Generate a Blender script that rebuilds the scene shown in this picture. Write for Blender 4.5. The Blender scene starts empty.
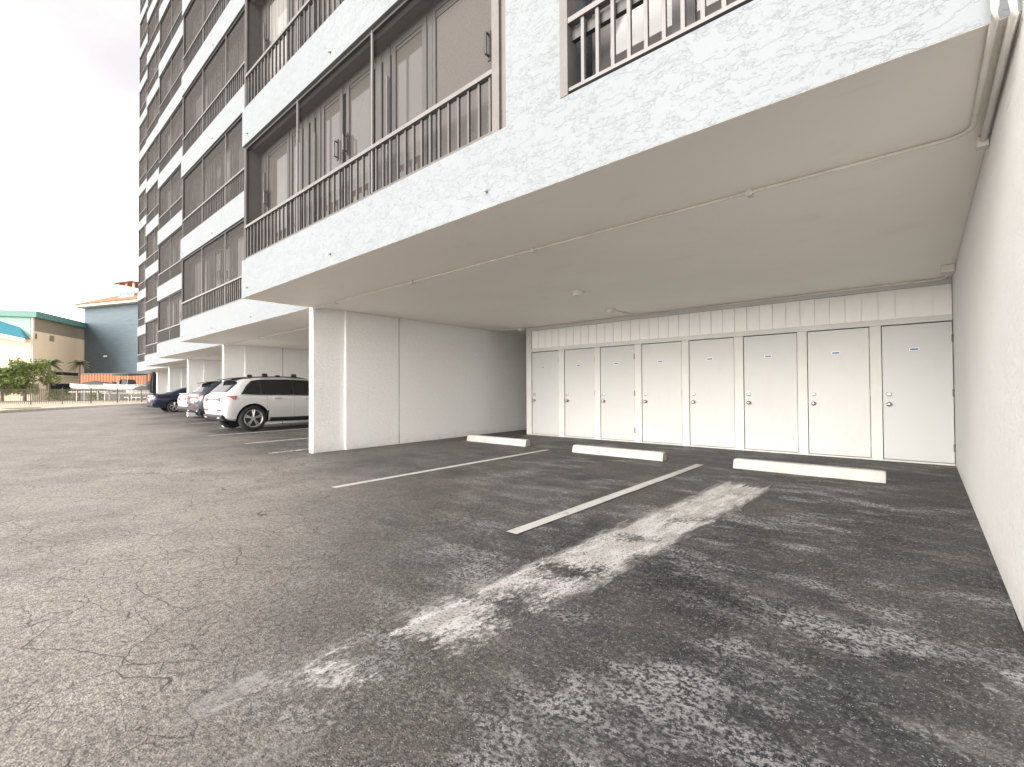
import bpy, bmesh, math, random
from mathutils import Vector, Matrix
random.seed(7)
R = math.radians
scene = bpy.context.scene
C = scene.collection

# ------------------------------------------------------------------ camera
EYE = Vector((0, 0, 1.05))
yaw, pitch, roll = R(41.34), R(0.926), R(-0.322)
fw = Vector((-math.sin(yaw) * math.cos(pitch), math.cos(yaw) * math.cos(pitch), math.sin(pitch)))
rt = Vector((math.cos(yaw), math.sin(yaw), 0))
up = rt.cross(fw)
rt2 = rt * math.cos(roll) + up * math.sin(roll)
up2 = up * math.cos(roll) - rt * math.sin(roll)
cam = bpy.data.cameras.new('camera')
cam.sensor_width = 36
cam.lens = 466.6 / 1024 * 36
cam.clip_start = 0.05
cam.clip_end = 2000
cam_o = bpy.data.objects.new('camera', cam)
C.objects.link(cam_o)
m = Matrix((rt2, up2, -fw)).transposed().to_4x4()
m.translation = EYE
cam_o.matrix_world = m
scene.camera = cam_o

# ------------------------------------------------------------------ sky, sun, exposure
SUN_EL = R(23)
SUN = Vector((-0.10, -0.99, 0)).normalized() * math.cos(SUN_EL) + Vector((0, 0, math.sin(SUN_EL)))
world = bpy.data.worlds.new('World')
scene.world = world
world.use_nodes = True
wn, wl = world.node_tree.nodes, world.node_tree.links
wn.clear()
w_out = wn.new('ShaderNodeOutputWorld')
w_bg = wn.new('ShaderNodeBackground')
w_bg.inputs['Strength'].default_value = 0.14
sky = wn.new('ShaderNodeTexSky')
sky.sky_type = 'NISHITA'
sky.sun_disc = False
sky.sun_elevation = SUN_EL
sky.sun_rotation = math.atan2(SUN.x, SUN.y)
sky.air_density = 1.0
sky.dust_density = 2.5
tc = wn.new('ShaderNodeTexCoord')
mp = wn.new('ShaderNodeMapping')
mp.inputs['Rotation'].default_value = (R(18), R(-12), R(25))
mp.inputs['Scale'].default_value = (1.0, 1.6, 6.0)
wl.new(tc.outputs['Generated'], mp.inputs['Vector'])
nz = wn.new('ShaderNodeTexNoise')
nz.inputs['Scale'].default_value = 1.7
nz.inputs['Detail'].default_value = 7
nz.inputs['Roughness'].default_value = 0.55
nz.inputs['Distortion'].default_value = 0.4
wl.new(mp.outputs['Vector'], nz.inputs['Vector'])
rp = wn.new('ShaderNodeValToRGB')
rp.color_ramp.elements[0].position = 0.36
rp.color_ramp.elements[0].color = (0.88, 0.88, 0.88, 1)
rp.color_ramp.elements[1].position = 0.66
rp.color_ramp.elements[1].color = (0.97, 0.97, 0.97, 1)
wl.new(nz.outputs['Fac'], rp.inputs['Fac'])
mx = wn.new('ShaderNodeMix')
mx.data_type = 'RGBA'
wl.new(rp.outputs['Color'], mx.inputs['Factor'])
wl.new(sky.outputs['Color'], mx.inputs['A'])
# thin bright cloud veil, whitest towards the horizon all round
wsx = wn.new('ShaderNodeSeparateXYZ')
wl.new(tc.outputs['Generated'], wsx.inputs[0])
wr = wn.new('ShaderNodeValToRGB')
wr.color_ramp.interpolation = 'EASE'
VEIL = 13.0
for k_, (p_, c_) in enumerate(((0.0, (1.0, 0.945, 0.89)), (0.12, (0.56, 0.515, 0.485)), (0.27, (0.225, 0.207, 0.199)), (0.48, (0.134, 0.123, 0.118)), (1.0, (0.136, 0.126, 0.121)))):
    el_ = wr.color_ramp.elements[k_] if k_ < 2 else wr.color_ramp.elements.new(p_)
    el_.position = p_
    el_.color = (*c_, 1)
wl.new(wsx.outputs['Z'], wr.inputs['Fac'])
wv = wn.new('ShaderNodeVectorMath')
wv.operation = 'SCALE'
wv.inputs['Scale'].default_value = VEIL
wc = wn.new('ShaderNodeMapRange')
wc.inputs['From Min'].default_value = 0.38
wc.inputs['From Max'].default_value = 0.66
wc.inputs['To Min'].default_value = 0.93
wc.inputs['To Max'].default_value = 1.16
wl.new(nz.outputs['Fac'], wc.inputs['Value'])
wm = wn.new('ShaderNodeMath')
wm.operation = 'MULTIPLY'
wm.inputs[1].default_value = VEIL
wl.new(wc.outputs[0], wm.inputs[0])
wl.new(wm.outputs[0], wv.inputs['Scale'])
wl.new(wr.outputs['Color'], wv.inputs[0])
wl.new(wv.outputs['Vector'], mx.inputs['B'])
wl.new(mx.outputs['Result'], w_bg.inputs['Color'])
wl.new(w_bg.outputs['Background'], w_out.inputs['Surface'])

sun = bpy.data.lights.new('sun', 'SUN')
sun.energy = 1.9
sun.angle = R(48)
sun.color = (1.0, 0.965, 0.91)
sun_o = bpy.data.objects.new('sun', sun)
sun_o.rotation_euler = SUN.to_track_quat('Z', 'Y').to_euler()
sun_o.location = (-20, -20, 40)
C.objects.link(sun_o)

vs = scene.view_settings
vs.view_transform = 'Standard'
vs.look = 'None'
vs.gamma = 1
vs.use_curve_mapping = False
vs.exposure = 2.1
scene.cycles.max_bounces = 8
scene.cycles.diffuse_bounces = 6

# ------------------------------------------------------------------ node helper
class NT:
    def __init__(s, name):
        s.m = bpy.data.materials.new(name)
        s.m.use_nodes = True
        s.n, s.l = s.m.node_tree.nodes, s.m.node_tree.links
        s.b = s.n['Principled BSDF']
        s.out = s.n['Material Output']
        s.pos = None
    def P(s):
        if s.pos is None:
            s.pos = s.n.new('ShaderNodeNewGeometry').outputs['Position']
        return s.pos
    def OC(s):
        return s.n.new('ShaderNodeTexCoord').outputs['Object']
    def put(s, sock, v):
        if hasattr(v, 'is_output'):
            s.l.new(v, sock)
        else:
            if isinstance(v, (tuple, list)) and len(v) == 3 and sock.type == 'RGBA':
                v = (*v, 1)
            sock.default_value = v
    def map(s, v, scale=(1, 1, 1), rot=(0, 0, 0), loc=(0, 0, 0)):
        k = s.n.new('ShaderNodeMapping')
        s.put(k.inputs['Vector'], v)
        k.inputs['Scale'].default_value = scale
        k.inputs['Rotation'].default_value = rot
        k.inputs['Location'].default_value = loc
        return k.outputs['Vector']
    def noise(s, v, scale, detail=4, rough=0.55, dist=0.0, col=False):
        k = s.n.new('ShaderNodeTexNoise')
        s.put(k.inputs['Vector'], v)
        k.inputs['Scale'].default_value = scale
        k.inputs['Detail'].default_value = detail
        k.inputs['Roughness'].default_value = rough
        k.inputs['Distortion'].default_value = dist
        return k.outputs['Color' if col else 'Fac']
    def voro(s, v, scale, feature='DISTANCE_TO_EDGE', out='Distance', rnd=1.0):
        k = s.n.new('ShaderNodeTexVoronoi')
        k.feature = feature
        s.put(k.inputs['Vector'], v)
        k.inputs['Scale'].default_value = scale
        k.inputs['Randomness'].default_value = rnd
        return k.outputs[out]
    def math(s, op, a, b=0.0, c=0.0, clamp=False):
        k = s.n.new('ShaderNodeMath')
        k.operation = op
        k.use_clamp = clamp
        s.put(k.inputs[0], a)
        s.put(k.inputs[1], b)
        s.put(k.inputs[2], c)
        return k.outputs[0]
    def step(s, v, a, b, lo=0.0, hi=1.0):
        k = s.n.new('ShaderNodeMapRange')
        k.interpolation_type = 'SMOOTHSTEP'
        s.put(k.inputs['Value'], v)
        k.inputs['From Min'].default_value = a
        k.inputs['From Max'].default_value = b
        k.inputs['To Min'].default_value = lo
        k.inputs['To Max'].default_value = hi
        return k.outputs[0]
    def mix(s, f, a, b, mode='MIX'):
        k = s.n.new('ShaderNodeMix')
        k.data_type = 'RGBA'
        k.blend_type = mode
        s.put(k.inputs['Factor'], f)
        s.put(k.inputs['A'], a)
        s.put(k.inputs['B'], b)
        return k.outputs['Result']
    def xyz(s, v):
        k = s.n.new('ShaderNodeSeparateXYZ')
        s.put(k.inputs[0], v)
        return k.outputs
    def vadd(s, a, b, scale=1.0):
        k = s.n.new('ShaderNodeVectorMath')
        k.operation = 'MULTIPLY_ADD'
        s.put(k.inputs[0], b)
        k.inputs[1].default_value = (scale,) * 3
        s.put(k.inputs[2], a)
        return k.outputs[0]
    def bump(s, h, strength=0.3, dist=0.01):
        k = s.n.new('ShaderNodeBump')
        k.inputs['Strength'].default_value = strength
        k.inputs['Distance'].default_value = dist
        s.put(k.inputs['Height'], h)
        s.l.new(k.outputs[0], s.b.inputs['Normal'])
    def fin(s, col, rough=0.6, metal=0.0, spec=0.5):
        s.put(s.b.inputs['Base Color'], col)
        s.put(s.b.inputs['Roughness'], rough)
        s.b.inputs['Metallic'].default_value = metal
        s.b.inputs['Specular IOR Level'].default_value = spec
        return s.m

M = {}
def plain(name, col, rough=0.5, metal=0.0, spec=0.5, var=0.08, scale=6.0, bump=0.0):
    t = NT(name)
    n = t.noise(t.OC(), scale, 4)
    f = t.step(n, 0.3, 0.7)
    lo = tuple(c * (1 - var) for c in col)
    hi = tuple(min(1, c * (1 + var)) for c in col)
    c = t.mix(f, lo, hi)
    if bump:
        t.bump(t.noise(t.OC(), scale * 12, 3), bump, 0.005)
    M[name] = t.fin(c, rough, metal, spec)
    return M[name]

def stucco(name, col, col2, scale, ridge, fine, dist):
    t = NT(name)
    p = t.P()
    big = t.noise(p, 0.7, 4)
    n1 = t.noise(t.map(p, (0.75, 1, 1.5), (0, R(30), 0)), scale, 6, 0.62, 0.15)
    plate = t.step(n1, 0.485, 0.525)
    n2 = t.noise(t.map(p, (0.8, 1, 1.7), (0, R(22), 0), (3, 1, 7)), scale * 1.7, 6, 0.65, 0.1)
    plate2 = t.step(n2, 0.54, 0.575)
    soft = t.noise(p, scale * 0.9, 3)
    grain = t.noise(p, scale * 9, 3)
    h = t.math('MULTIPLY', plate, ridge * 0.55)
    h = t.math('ADD', h, t.math('MULTIPLY', plate2, ridge * 0.5))
    h = t.math('ADD', h, t.math('MULTIPLY', soft, ridge * 0.8))
    h = t.math('ADD', h, t.math('MULTIPLY', grain, fine))
    t.bump(h, 0.75, dist)
    c = t.mix(t.step(big, 0.3, 0.75), col, col2)
    dirt = t.step(t.noise(t.map(p, (3.5, 3.5, 0.5)), 1.3, 6, 0.7), 0.56, 0.74)
    zz = t.xyz(p)[2]
    low = t.step(t.math('ADD', zz, t.math('MULTIPLY', t.noise(p, 5, 4, 0.7), 0.35)), 0.32, 0.05)
    c = t.mix(t.math('MULTIPLY', dirt, 0.16), c, tuple(v * 0.72 for v in col2))
    c = t.mix(t.math('MULTIPLY', low, 0.35), c, tuple(v * k for v, k in zip(col2, (0.55, 0.52, 0.46))))
    M[name] = t.fin(c, 0.75, 0, 0.3)
stucco('stucco_facade', (0.215, 0.233, 0.248), (0.206, 0.224, 0.239), 6.5, 0.9, 0.24, 0.0060)
stucco('stucco_wall', (0.84, 0.845, 0.84), (0.81, 0.812, 0.805), 16.0, 0.8, 0.8, 0.009)
stucco('stucco_partition', (0.87, 0.88, 0.875), (0.85, 0.856, 0.85), 16.0, 0.8, 0.7, 0.008)

t = NT('ceiling_paint')
p = t.P()
f = t.step(t.noise(p, 0.45, 5), 0.3, 0.7)
c = t.mix(f, (0.86, 0.815, 0.745), (0.90, 0.86, 0.79))
st = t.step(t.noise(t.map(p, (1.2, 9, 1)), 1.0, 4), 0.62, 0.78)
c = t.mix(t.math('MULTIPLY', st, 0.25), c, (0.66, 0.63, 0.57))
c = t.mix(t.math('MULTIPLY', t.step(t.noise(p, 1.1, 6, 0.65), 0.58, 0.74), 0.35), c, (0.74, 0.69, 0.61))
t.bump(t.math('ADD', t.noise(p, 60, 3), t.math('MULTIPLY', t.noise(p, 2.2, 3), 3.0)), 0.2, 0.003)
M['ceiling_paint'] = t.fin(c, 0.6, 0, 0.3)

t = NT('door_paint')
p = t.P()
rnd_ = t.n.new('ShaderNodeObjectInfo').outputs['Random']
c = t.mix(rnd_, (0.475, 0.482, 0.48), (0.51, 0.514, 0.505))
c = t.mix(t.math('MULTIPLY', t.step(t.noise(t.map(p, (3, 3, 1.2)), 1.6, 5, 0.65), 0.52, 0.75), 0.35), c, (0.44, 0.435, 0.415))
t.bump(t.noise(p, 3.0, 3), 0.10, 0.01)
M['door_paint'] = t.fin(c, 0.40, 0, 0.4)
plain('trim_paint', (0.57, 0.57, 0.55), 0.5, 0, 0.4, 0.03, 2.0, 0.05)
plain('panel_paint', (0.80, 0.80, 0.785), 0.55, 0, 0.4, 0.03, 2.0, 0.05)
plain('gap_dark', (0.02, 0.02, 0.02), 0.9)
plain('steel', (0.55, 0.54, 0.52), 0.3, 1.0)
plain('hinge_metal', (0.16, 0.15, 0.14), 0.5, 0.7)
plain('plaque_blue', (0.03, 0.12, 0.32), 0.5)
plain('plaque_white', (0.8, 0.8, 0.8), 0.5)
plain('conduit_paint', (0.66, 0.63, 0.57), 0.5)
plain('conduit_white', (0.74, 0.72, 0.68), 0.5)
plain('frame_grey', (0.05, 0.047, 0.046), 0.5, 0.0, 0.5)
plain('frame_dark', (0.06, 0.058, 0.058), 0.5)
plain('frame_taupe', (0.125, 0.113, 0.107), 0.55)
plain('rail_light', (0.15, 0.144, 0.142), 0.45)
plain('baluster_grey', (0.085, 0.08, 0.077), 0.5)
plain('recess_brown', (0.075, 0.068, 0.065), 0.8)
plain('handle_black', (0.02, 0.02, 0.02), 0.4)
plain('seam_grey', (0.22, 0.22, 0.22), 0.6)
plain('black_plastic', (0.02, 0.02, 0.022), 0.6)
plain('rubber', (0.018, 0.018, 0.018), 0.85)
plain('rim_alloy', (0.55, 0.55, 0.56), 0.3, 0.9)
plain('plate_white', (0.7, 0.68, 0.6), 0.4)
plain('weep_pipe', (0.35, 0.33, 0.31), 0.6)

t = NT('window_glass')
t.b.inputs['Coat Weight'].default_value = 0.0
t.fin((0.09, 0.083, 0.077), 0.03, 0.0, 0.6)
t.b.inputs['IOR'].default_value = 2.0
M['window_glass'] = t.m
t = NT('curtained_glass')
f = t.step(t.noise(t.map(t.P(), (14, 14, 0.4)), 1.0, 3), 0.35, 0.65)
t.fin(t.mix(f, (0.20, 0.19, 0.178), (0.36, 0.345, 0.325)), 0.03, 0.0, 0.6)
t.b.inputs['IOR'].default_value = 1.8
M['curtained_glass'] = t.m
t = NT('balcony_glass')
t.fin((0.10, 0.094, 0.092), 0.03, 0.0, 0.5)
t.b.inputs['IOR'].default_value = 1.45
M['balcony_glass'] = t.m
t = NT('car_glass')
t.fin((0.012, 0.014, 0.016), 0.05, 0, 0.6)
M['car_glass'] = t.m

def screen(name, col, opac):
    t = NT(name)
    t.fin(col, 0.8, 0, 0.2)
    wv = t.noise(t.map(t.P(), (90, 90, 90)), 1.0, 2)
    a = t.step(wv, 0.3, 0.7, opac - 0.06, opac + 0.06)
    t.put(t.b.inputs['Alpha'], a)
    M[name] = t.m
screen('insect_screen', (0.070, 0.063, 0.061), 0.56)
screen('thin_screen', (0.14, 0.128, 0.122), 0.07)
screen('door_mesh', (0.10, 0.092, 0.088), 0.94)

def paint(name, col, metal=0.0, rough=0.3):
    t = NT(name)
    t.fin(col, rough, metal, 0.5)
    t.b.inputs['Coat Weight'].default_value = 0.7
    t.b.inputs['Coat Roughness'].default_value = 0.05
    M[name] = t.m
paint('paint_white', (0.52, 0.52, 0.52))
paint('paint_slate', (0.05, 0.06, 0.075), 0.4)
paint('paint_navy', (0.012, 0.02, 0.05), 0.2)
paint('lamp_red', (0.26, 0.006, 0.016), 0, 0.15)

# wheel stop concrete paint
t = NT('stop_paint')
p = t.OC()
c = t.mix(t.step(t.noise(p, 5, 5), 0.35, 0.7), (0.34, 0.335, 0.315), (0.41, 0.405, 0.385))
c = t.mix(t.math('MULTIPLY', t.step(t.noise(p, 9, 7, 0.75), 0.55, 0.70), 0.75), c, (0.32, 0.30, 0.27))
t.bump(t.noise(p, 60, 4), 0.3, 0.004)
M['stop_paint'] = t.fin(c, 0.75)

# line paint (worn)
t = NT('line_paint')
p = t.P()
c = t.mix(t.step(t.noise(p, 9, 6, 0.7), 0.52, 0.70), (0.42, 0.42, 0.405), (0.24, 0.235, 0.225))
t.put(t.b.inputs['Alpha'], t.step(t.noise(p, 40, 5, 0.75), 0.66, 0.72, 1, 0.0))
t.bump(t.noise(p, 160, 3), 0.5, 0.004)
M['line_paint'] = t.fin(c, 0.8)
t = NT('faded_line_paint')
p = t.P()
t.put(t.b.inputs['Alpha'], t.step(t.noise(p, 22, 6, 0.75), 0.46, 0.56, 0.75, 0.0))
M['faded_line_paint'] = t.fin((0.55, 0.54, 0.50), 0.8)

# asphalt
t = NT('asphalt')
p = t.P()
X, Y, Z = t.xyz(p)
warp = t.noise(p, 1.1, 4, 0.6, 0, True)
pw = t.vadd(p, warp, 0.32)
warp2 = t.noise(p, 6.0, 2, 0.6, 0, True)
pw2 = t.vadd(pw, warp2, 0.055)
n_big = t.noise(p, 0.33, 3, 0.6)
n_mid = t.noise(pw, 1.6, 5, 0.68)
n_str = t.noise(t.map(pw, (0.9, 3.2, 1), (0, 0, R(12))), 1.4, 6, 0.72)
n_fine = t.noise(p, 55, 4, 0.7)
agg = t.voro(p, 130, 'F1')
aged = t.mix(t.step(n_mid, 0.3, 0.72), (0.192, 0.174, 0.158), (0.325, 0.298, 0.274))
aged = t.mix(t.math('MULTIPLY', t.step(n_big, 0.42, 0.68), 0.5), aged, (0.335, 0.306, 0.28))
seal_shade = t.mix(t.step(n_mid, 0.36, 0.66), (0.008, 0.009, 0.013), (0.043, 0.043, 0.046))
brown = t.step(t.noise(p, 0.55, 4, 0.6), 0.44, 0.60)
seal_shade = t.mix(t.math('MULTIPLY', brown, 0.55), seal_shade, (0.064, 0.058, 0.050))
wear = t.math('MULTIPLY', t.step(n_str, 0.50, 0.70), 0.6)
seal_shade = t.mix(wear, seal_shade, (0.115, 0.108, 0.102))
# dark tone: sealer over the end stall, sealer plus painted-in shade under the building
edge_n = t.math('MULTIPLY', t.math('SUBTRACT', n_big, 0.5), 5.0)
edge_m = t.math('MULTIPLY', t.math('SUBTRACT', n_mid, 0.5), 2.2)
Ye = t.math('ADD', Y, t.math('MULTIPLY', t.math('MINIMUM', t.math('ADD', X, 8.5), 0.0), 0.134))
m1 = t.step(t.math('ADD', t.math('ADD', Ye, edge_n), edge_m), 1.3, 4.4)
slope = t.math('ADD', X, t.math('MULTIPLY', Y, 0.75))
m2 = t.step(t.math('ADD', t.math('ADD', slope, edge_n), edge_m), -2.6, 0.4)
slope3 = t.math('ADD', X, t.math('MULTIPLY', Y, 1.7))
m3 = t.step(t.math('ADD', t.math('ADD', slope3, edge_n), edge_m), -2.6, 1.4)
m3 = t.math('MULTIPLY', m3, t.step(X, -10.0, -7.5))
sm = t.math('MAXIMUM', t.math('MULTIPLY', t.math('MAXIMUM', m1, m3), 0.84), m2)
col = t.mix(sm, aged, seal_shade)
# fine aggregate speckle
spk = t.step(n_fine, 0.36, 0.66)
col = t.mix(0.9, col, t.mix(spk, (0.50, 0.50, 0.51), (1.36, 1.34, 1.32)), 'MULTIPLY')
aggm = t.math('MULTIPLY', t.step(agg, 0.42, 0.25), t.step(t.noise(p, 38, 2), 0.52, 0.66))
col = t.mix(t.math('MULTIPLY', aggm, 0.5), col, (0.42, 0.41, 0.39))
pit = t.math('MULTIPLY', t.step(t.noise(t.map(pw2, (1, 1.7, 1), (0, 0, R(20))), 17, 4, 0.65), 0.60, 0.67), t.step(n_mid, 0.62, 0.45))
col = t.mix(t.math('MULTIPLY', pit, 0.75), col, (0.06, 0.055, 0.052))
# pale scuffs in the end stall
sc = t.math('MULTIPLY', t.step(t.noise(t.map(pw, (1.1, 2.2, 1), (0, 0, R(-28)), (2, 9, 0)), 1.0, 7, 0.74), 0.49, 0.64), t.step(n_fine, 0.44, 0.56))
sc = t.math('MULTIPLY', sc, m2)
col = t.mix(t.math('MULTIPLY', sc, 0.75), col, (0.29, 0.29, 0.295))
flk = t.math('MULTIPLY', t.step(t.noise(p, 48, 4, 0.75), 0.56, 0.66), sm)
col = t.mix(t.math('MULTIPLY', flk, 0.6), col, (0.20, 0.20, 0.20))
# dark oil smears
oil = t.step(t.noise(t.map(pw, (1.0, 1.8, 1), (0, 0, R(-35)), (5, 2, 0)), 0.9, 4, 0.65), 0.57, 0.72)
col = t.mix(t.math('MULTIPLY', oil, t.math('MULTIPLY', sm, 0.6)), col, (0.022, 0.022, 0.028))
# cracks
ck_mask = t.step(t.noise(p, 0.55, 3), 0.36, 0.50)
c1 = t.step(t.voro(pw2, 1.9), 0.008, 0.003)
c1 = t.math('MULTIPLY', c1, t.step(t.noise(p, 1.5, 3), 0.44, 0.54))
c2 = t.step(t.voro(pw2, 5.6), 0.016, 0.005)
c2 = t.math('MULTIPLY', c2, t.math('MULTIPLY', ck_mask, t.step(t.noise(p, 2.6, 3), 0.42, 0.52)))
ck = t.math('MAXIMUM', c1, c2)
ck = t.math('MULTIPLY', ck, t.math('SUBTRACT', 1.0, t.math('MULTIPLY', m2, 0.7)))
col = t.mix(t.math('MULTIPLY', ck, 0.8), col, (0.02, 0.018, 0.017))
hh = t.math('ADD', t.math('MULTIPLY', n_fine, 0.7), t.math('MULTIPLY', agg, 0.5))
t.bump(hh, 0.55, 0.008)
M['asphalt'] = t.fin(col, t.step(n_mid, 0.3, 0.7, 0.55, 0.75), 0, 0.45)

# old painted stripe, mostly worn off
t = NT('worn_stripe')
p = t.P()
X, Y, Z = t.xyz(p)
gx = t.math('ABSOLUTE', t.math('ADD', t.math('ADD', X, 1.80), t.math('MULTIPLY', Y, -0.045)))
gx = t.math('ADD', gx, t.math('MULTIPLY', t.math('SUBTRACT', t.noise(t.map(p, (6, 1.5, 1)), 2.2, 5, 0.7), 0.5), 0.30))
g = t.step(gx, 0.30, 0.17)
gy = t.math('ADD', Y, t.math('MULTIPLY', t.math('SUBTRACT', t.noise(t.map(p, (14, 1, 1)), 1.0, 3), 0.5), 0.9))
g = t.math('MULTIPLY', g, t.math('MULTIPLY', t.step(gy, 5.95, 5.75), t.step(gy, 0.35, 1.0)))
strk = t.noise(t.map(p, (13, 7.0, 1), (0, 0, R(-6))), 3.0, 7, 0.85)
lift = t.math('ADD', strk, t.math('MULTIPLY', t.math('SUBTRACT', t.noise(p, 2.3, 4), 0.5), 0.95))
lift = t.math('ADD', lift, t.step(Y, 0.6, 4.0, -0.04, 0.12))
lift = t.math('SUBTRACT', lift, t.step(t.math('ABSOLUTE', t.math('SUBTRACT', gy, 1.22)), 0.0, 0.22, 0.22, 0.0))
g = t.math('MULTIPLY', g, t.step(lift, 0.38, 0.56))
fl = t.step(t.noise(p, 70, 3, 0.7), 0.36, 0.46, 0.12, 1.0)
t.put(t.b.inputs['Alpha'], t.math('MULTIPLY', t.math('MULTIPLY', g, fl), 0.95))
c = t.mix(t.step(t.noise(t.map(p, (9, 2, 1)), 1.5, 4), 0.35, 0.7), (0.33, 0.315, 0.30), (0.50, 0.495, 0.49))
M['worn_stripe'] = t.fin(c, 0.85)

t = NT('sand')
p = t.P()
M['sand'] = t.fin(t.mix(t.step(t.noise(p, 0.8, 5), 0.35, 0.7), (0.40, 0.34, 0.25), (0.55, 0.49, 0.39)), 0.9)
t = NT('grass_ground')
p = t.P()
M['grass_ground'] = t.fin(t.mix(t.step(t.noise(p, 1.2, 5), 0.35, 0.7), (0.09, 0.10, 0.03), (0.25, 0.22, 0.11)), 0.95)
t = NT('far_ground')
p = t.P()
M['far_ground'] = t.fin(t.mix(t.step(t.noise(p, 0.2, 5), 0.35, 0.7), (0.22, 0.20, 0.17), (0.32, 0.30, 0.26)), 0.9)
plain('kerb_concrete', (0.5, 0.48, 0.43), 0.85, 0, 0.3, 0.12, 3)

# ------------------------------------------------------------------ mesh helper
class MB:
    def __init__(s):
        s.v, s.f = [], []
    def quad(s, *p):
        i = len(s.v)
        s.v += [tuple(q) for q in p]
        s.f.append(tuple(range(i, i + len(p))))
        return s
    def box(s, x0, x1, y0, y1, z0, z1):
        i = len(s.v)
        s.v += [(x0, y0, z0), (x1, y0, z0), (x1, y1, z0), (x0, y1, z0), (x0, y0, z1), (x1, y0, z1), (x1, y1, z1), (x0, y1, z1)]
        s.f += [tuple(i + k for k in q) for q in ((0, 3, 2, 1), (4, 5, 6, 7), (0, 1, 5, 4), (1, 2, 6, 5), (2, 3, 7, 6), (3, 0, 4, 7))]
        return s
    def tube(s, pts, r, n=8, caps=True, rr=None):
        pts = [Vector(q) for q in pts]
        i0 = len(s.v)
        for k, q in enumerate(pts):
            d = (pts[min(k + 1, len(pts) - 1)] - pts[max(k - 1, 0)]).normalized()
            a = Vector((0, 0, 1)) if abs(d.z) < 0.9 else Vector((1, 0, 0))
            u = d.cross(a).normalized()
            w = d.cross(u)
            rad = rr[k] if rr else r
            for j in range(n):
                t_ = 2 * math.pi * j / n
                s.v.append(tuple(q + u * math.cos(t_) * rad + w * math.sin(t_) * rad))
        for k in range(len(pts) - 1):
            for j in range(n):
                a, b = i0 + k * n + j, i0 + k * n + (j + 1) % n
                s.f.append((a, b, b + n, a + n))
        if caps:
            s.f.append(tuple(i0 + j for j in range(n))[::-1])
            e = i0 + (len(pts) - 1) * n
            s.f.append(tuple(e + j for j in range(n)))
        return s
    def prism(s, poly, axis, a, b):
        """poly in the two other axes, extruded from a to b along axis"""
        def P(q, t_):
            return {'x': (t_, q[0], q[1]), 'y': (q[0], t_, q[1]), 'z': (q[0], q[1], t_)}[axis]
        i = len(s.v)
        n = len(poly)
        s.v += [P(q, a) for q in poly] + [P(q, b) for q in poly]
        s.f.append(tuple(range(i, i + n)))
        s.f.append(tuple(range(i + n, i + 2 * n))[::-1])
        for k in range(n):
            l = (k + 1) % n
            s.f.append((i + k, i + l, i + n + l, i + n + k))
        return s
    def mesh(s, name, smooth=False):
        me = bpy.data.meshes.new(name)
        me.from_pydata(s.v, [], s.f)
        bm = bmesh.new()
        bm.from_mesh(me)
        bmesh.ops.recalc_face_normals(bm, faces=bm.faces)
        bm.to_mesh(me)
        bm.free()
        if smooth:
            me.polygons.foreach_set('use_smooth', [True] * len(me.polygons))
        return me

ORIG = {}
def link(name, me, mat, parent=None, world=True, smooth=False):
    o = bpy.data.objects.new(name, me)
    C.objects.link(o)
    if mat and me and not me.materials:
        me.materials.append(M[mat])
    if parent:
        o.parent = parent
        if world:
            o.matrix_parent_inverse = ORIG.get(parent.name, Matrix()).inverted()
    return o
def obj(name, mb, mat, parent=None, world=True, smooth=False, bevel=0.0):
    o = link(name, mb.mesh(name, smooth), mat, parent, world)
    if bevel:
        b = o.modifiers.new('bevel', 'BEVEL')
        b.width = bevel
        b.segments = 2
        b.limit_method = 'ANGLE'
    return o
def tag(o, label=None, cat=None, group=None, kind=None):
    if label: o['label'] = label
    if cat: o['category'] = cat
    if group: o['group'] = group
    if kind: o['kind'] = kind
    return o
def empty(name, loc=(0, 0, 0), rz=0):
    o = bpy.data.objects.new(name, None)
    o.empty_display_size = 0.2
    C.objects.link(o)
    o.location = loc
    o.rotation_euler = (0, 0, rz)
    ORIG[o.name] = Matrix.Translation(loc) @ Matrix.Rotation(rz, 4, 'Z')
    return o

def G(y):                       # fall of the asphalt towards the drive
    y = min(max(y, 2.0), 9.0)
    return -0.03 - 0.008 * (9 - y)

# ------------------------------------------------------------------ ground
mb = MB()
ys = [-60, -30, -10, 0, 2, 3, 4, 5, 6, 7, 8, 9, 12, 30, 60]
xs = [-62, -40, -30, -20, -10, -5, 0, 5, 20]
for y in ys:
    for x in xs:
        mb.v.append((x, y, G(y)))
n = len(xs)
for j in range(len(ys) - 1):
    for i in range(n - 1):
        a = j * n + i
        mb.f.append((a, a + 1, a + n + 1, a + n))
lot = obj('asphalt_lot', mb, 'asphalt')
tag(lot, 'cracked grey asphalt of the parking lot and the drive', 'asphalt', None, 'structure')
far = obj('ground', MB().quad((-1500, -1500, -0.35), (1500, -1500, -0.35), (1500, 1500, -0.35), (-1500, 1500, -0.35)), 'far_ground')
tag(far, 'pale level ground reaching to the horizon', 'ground', None, 'structure')

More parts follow.
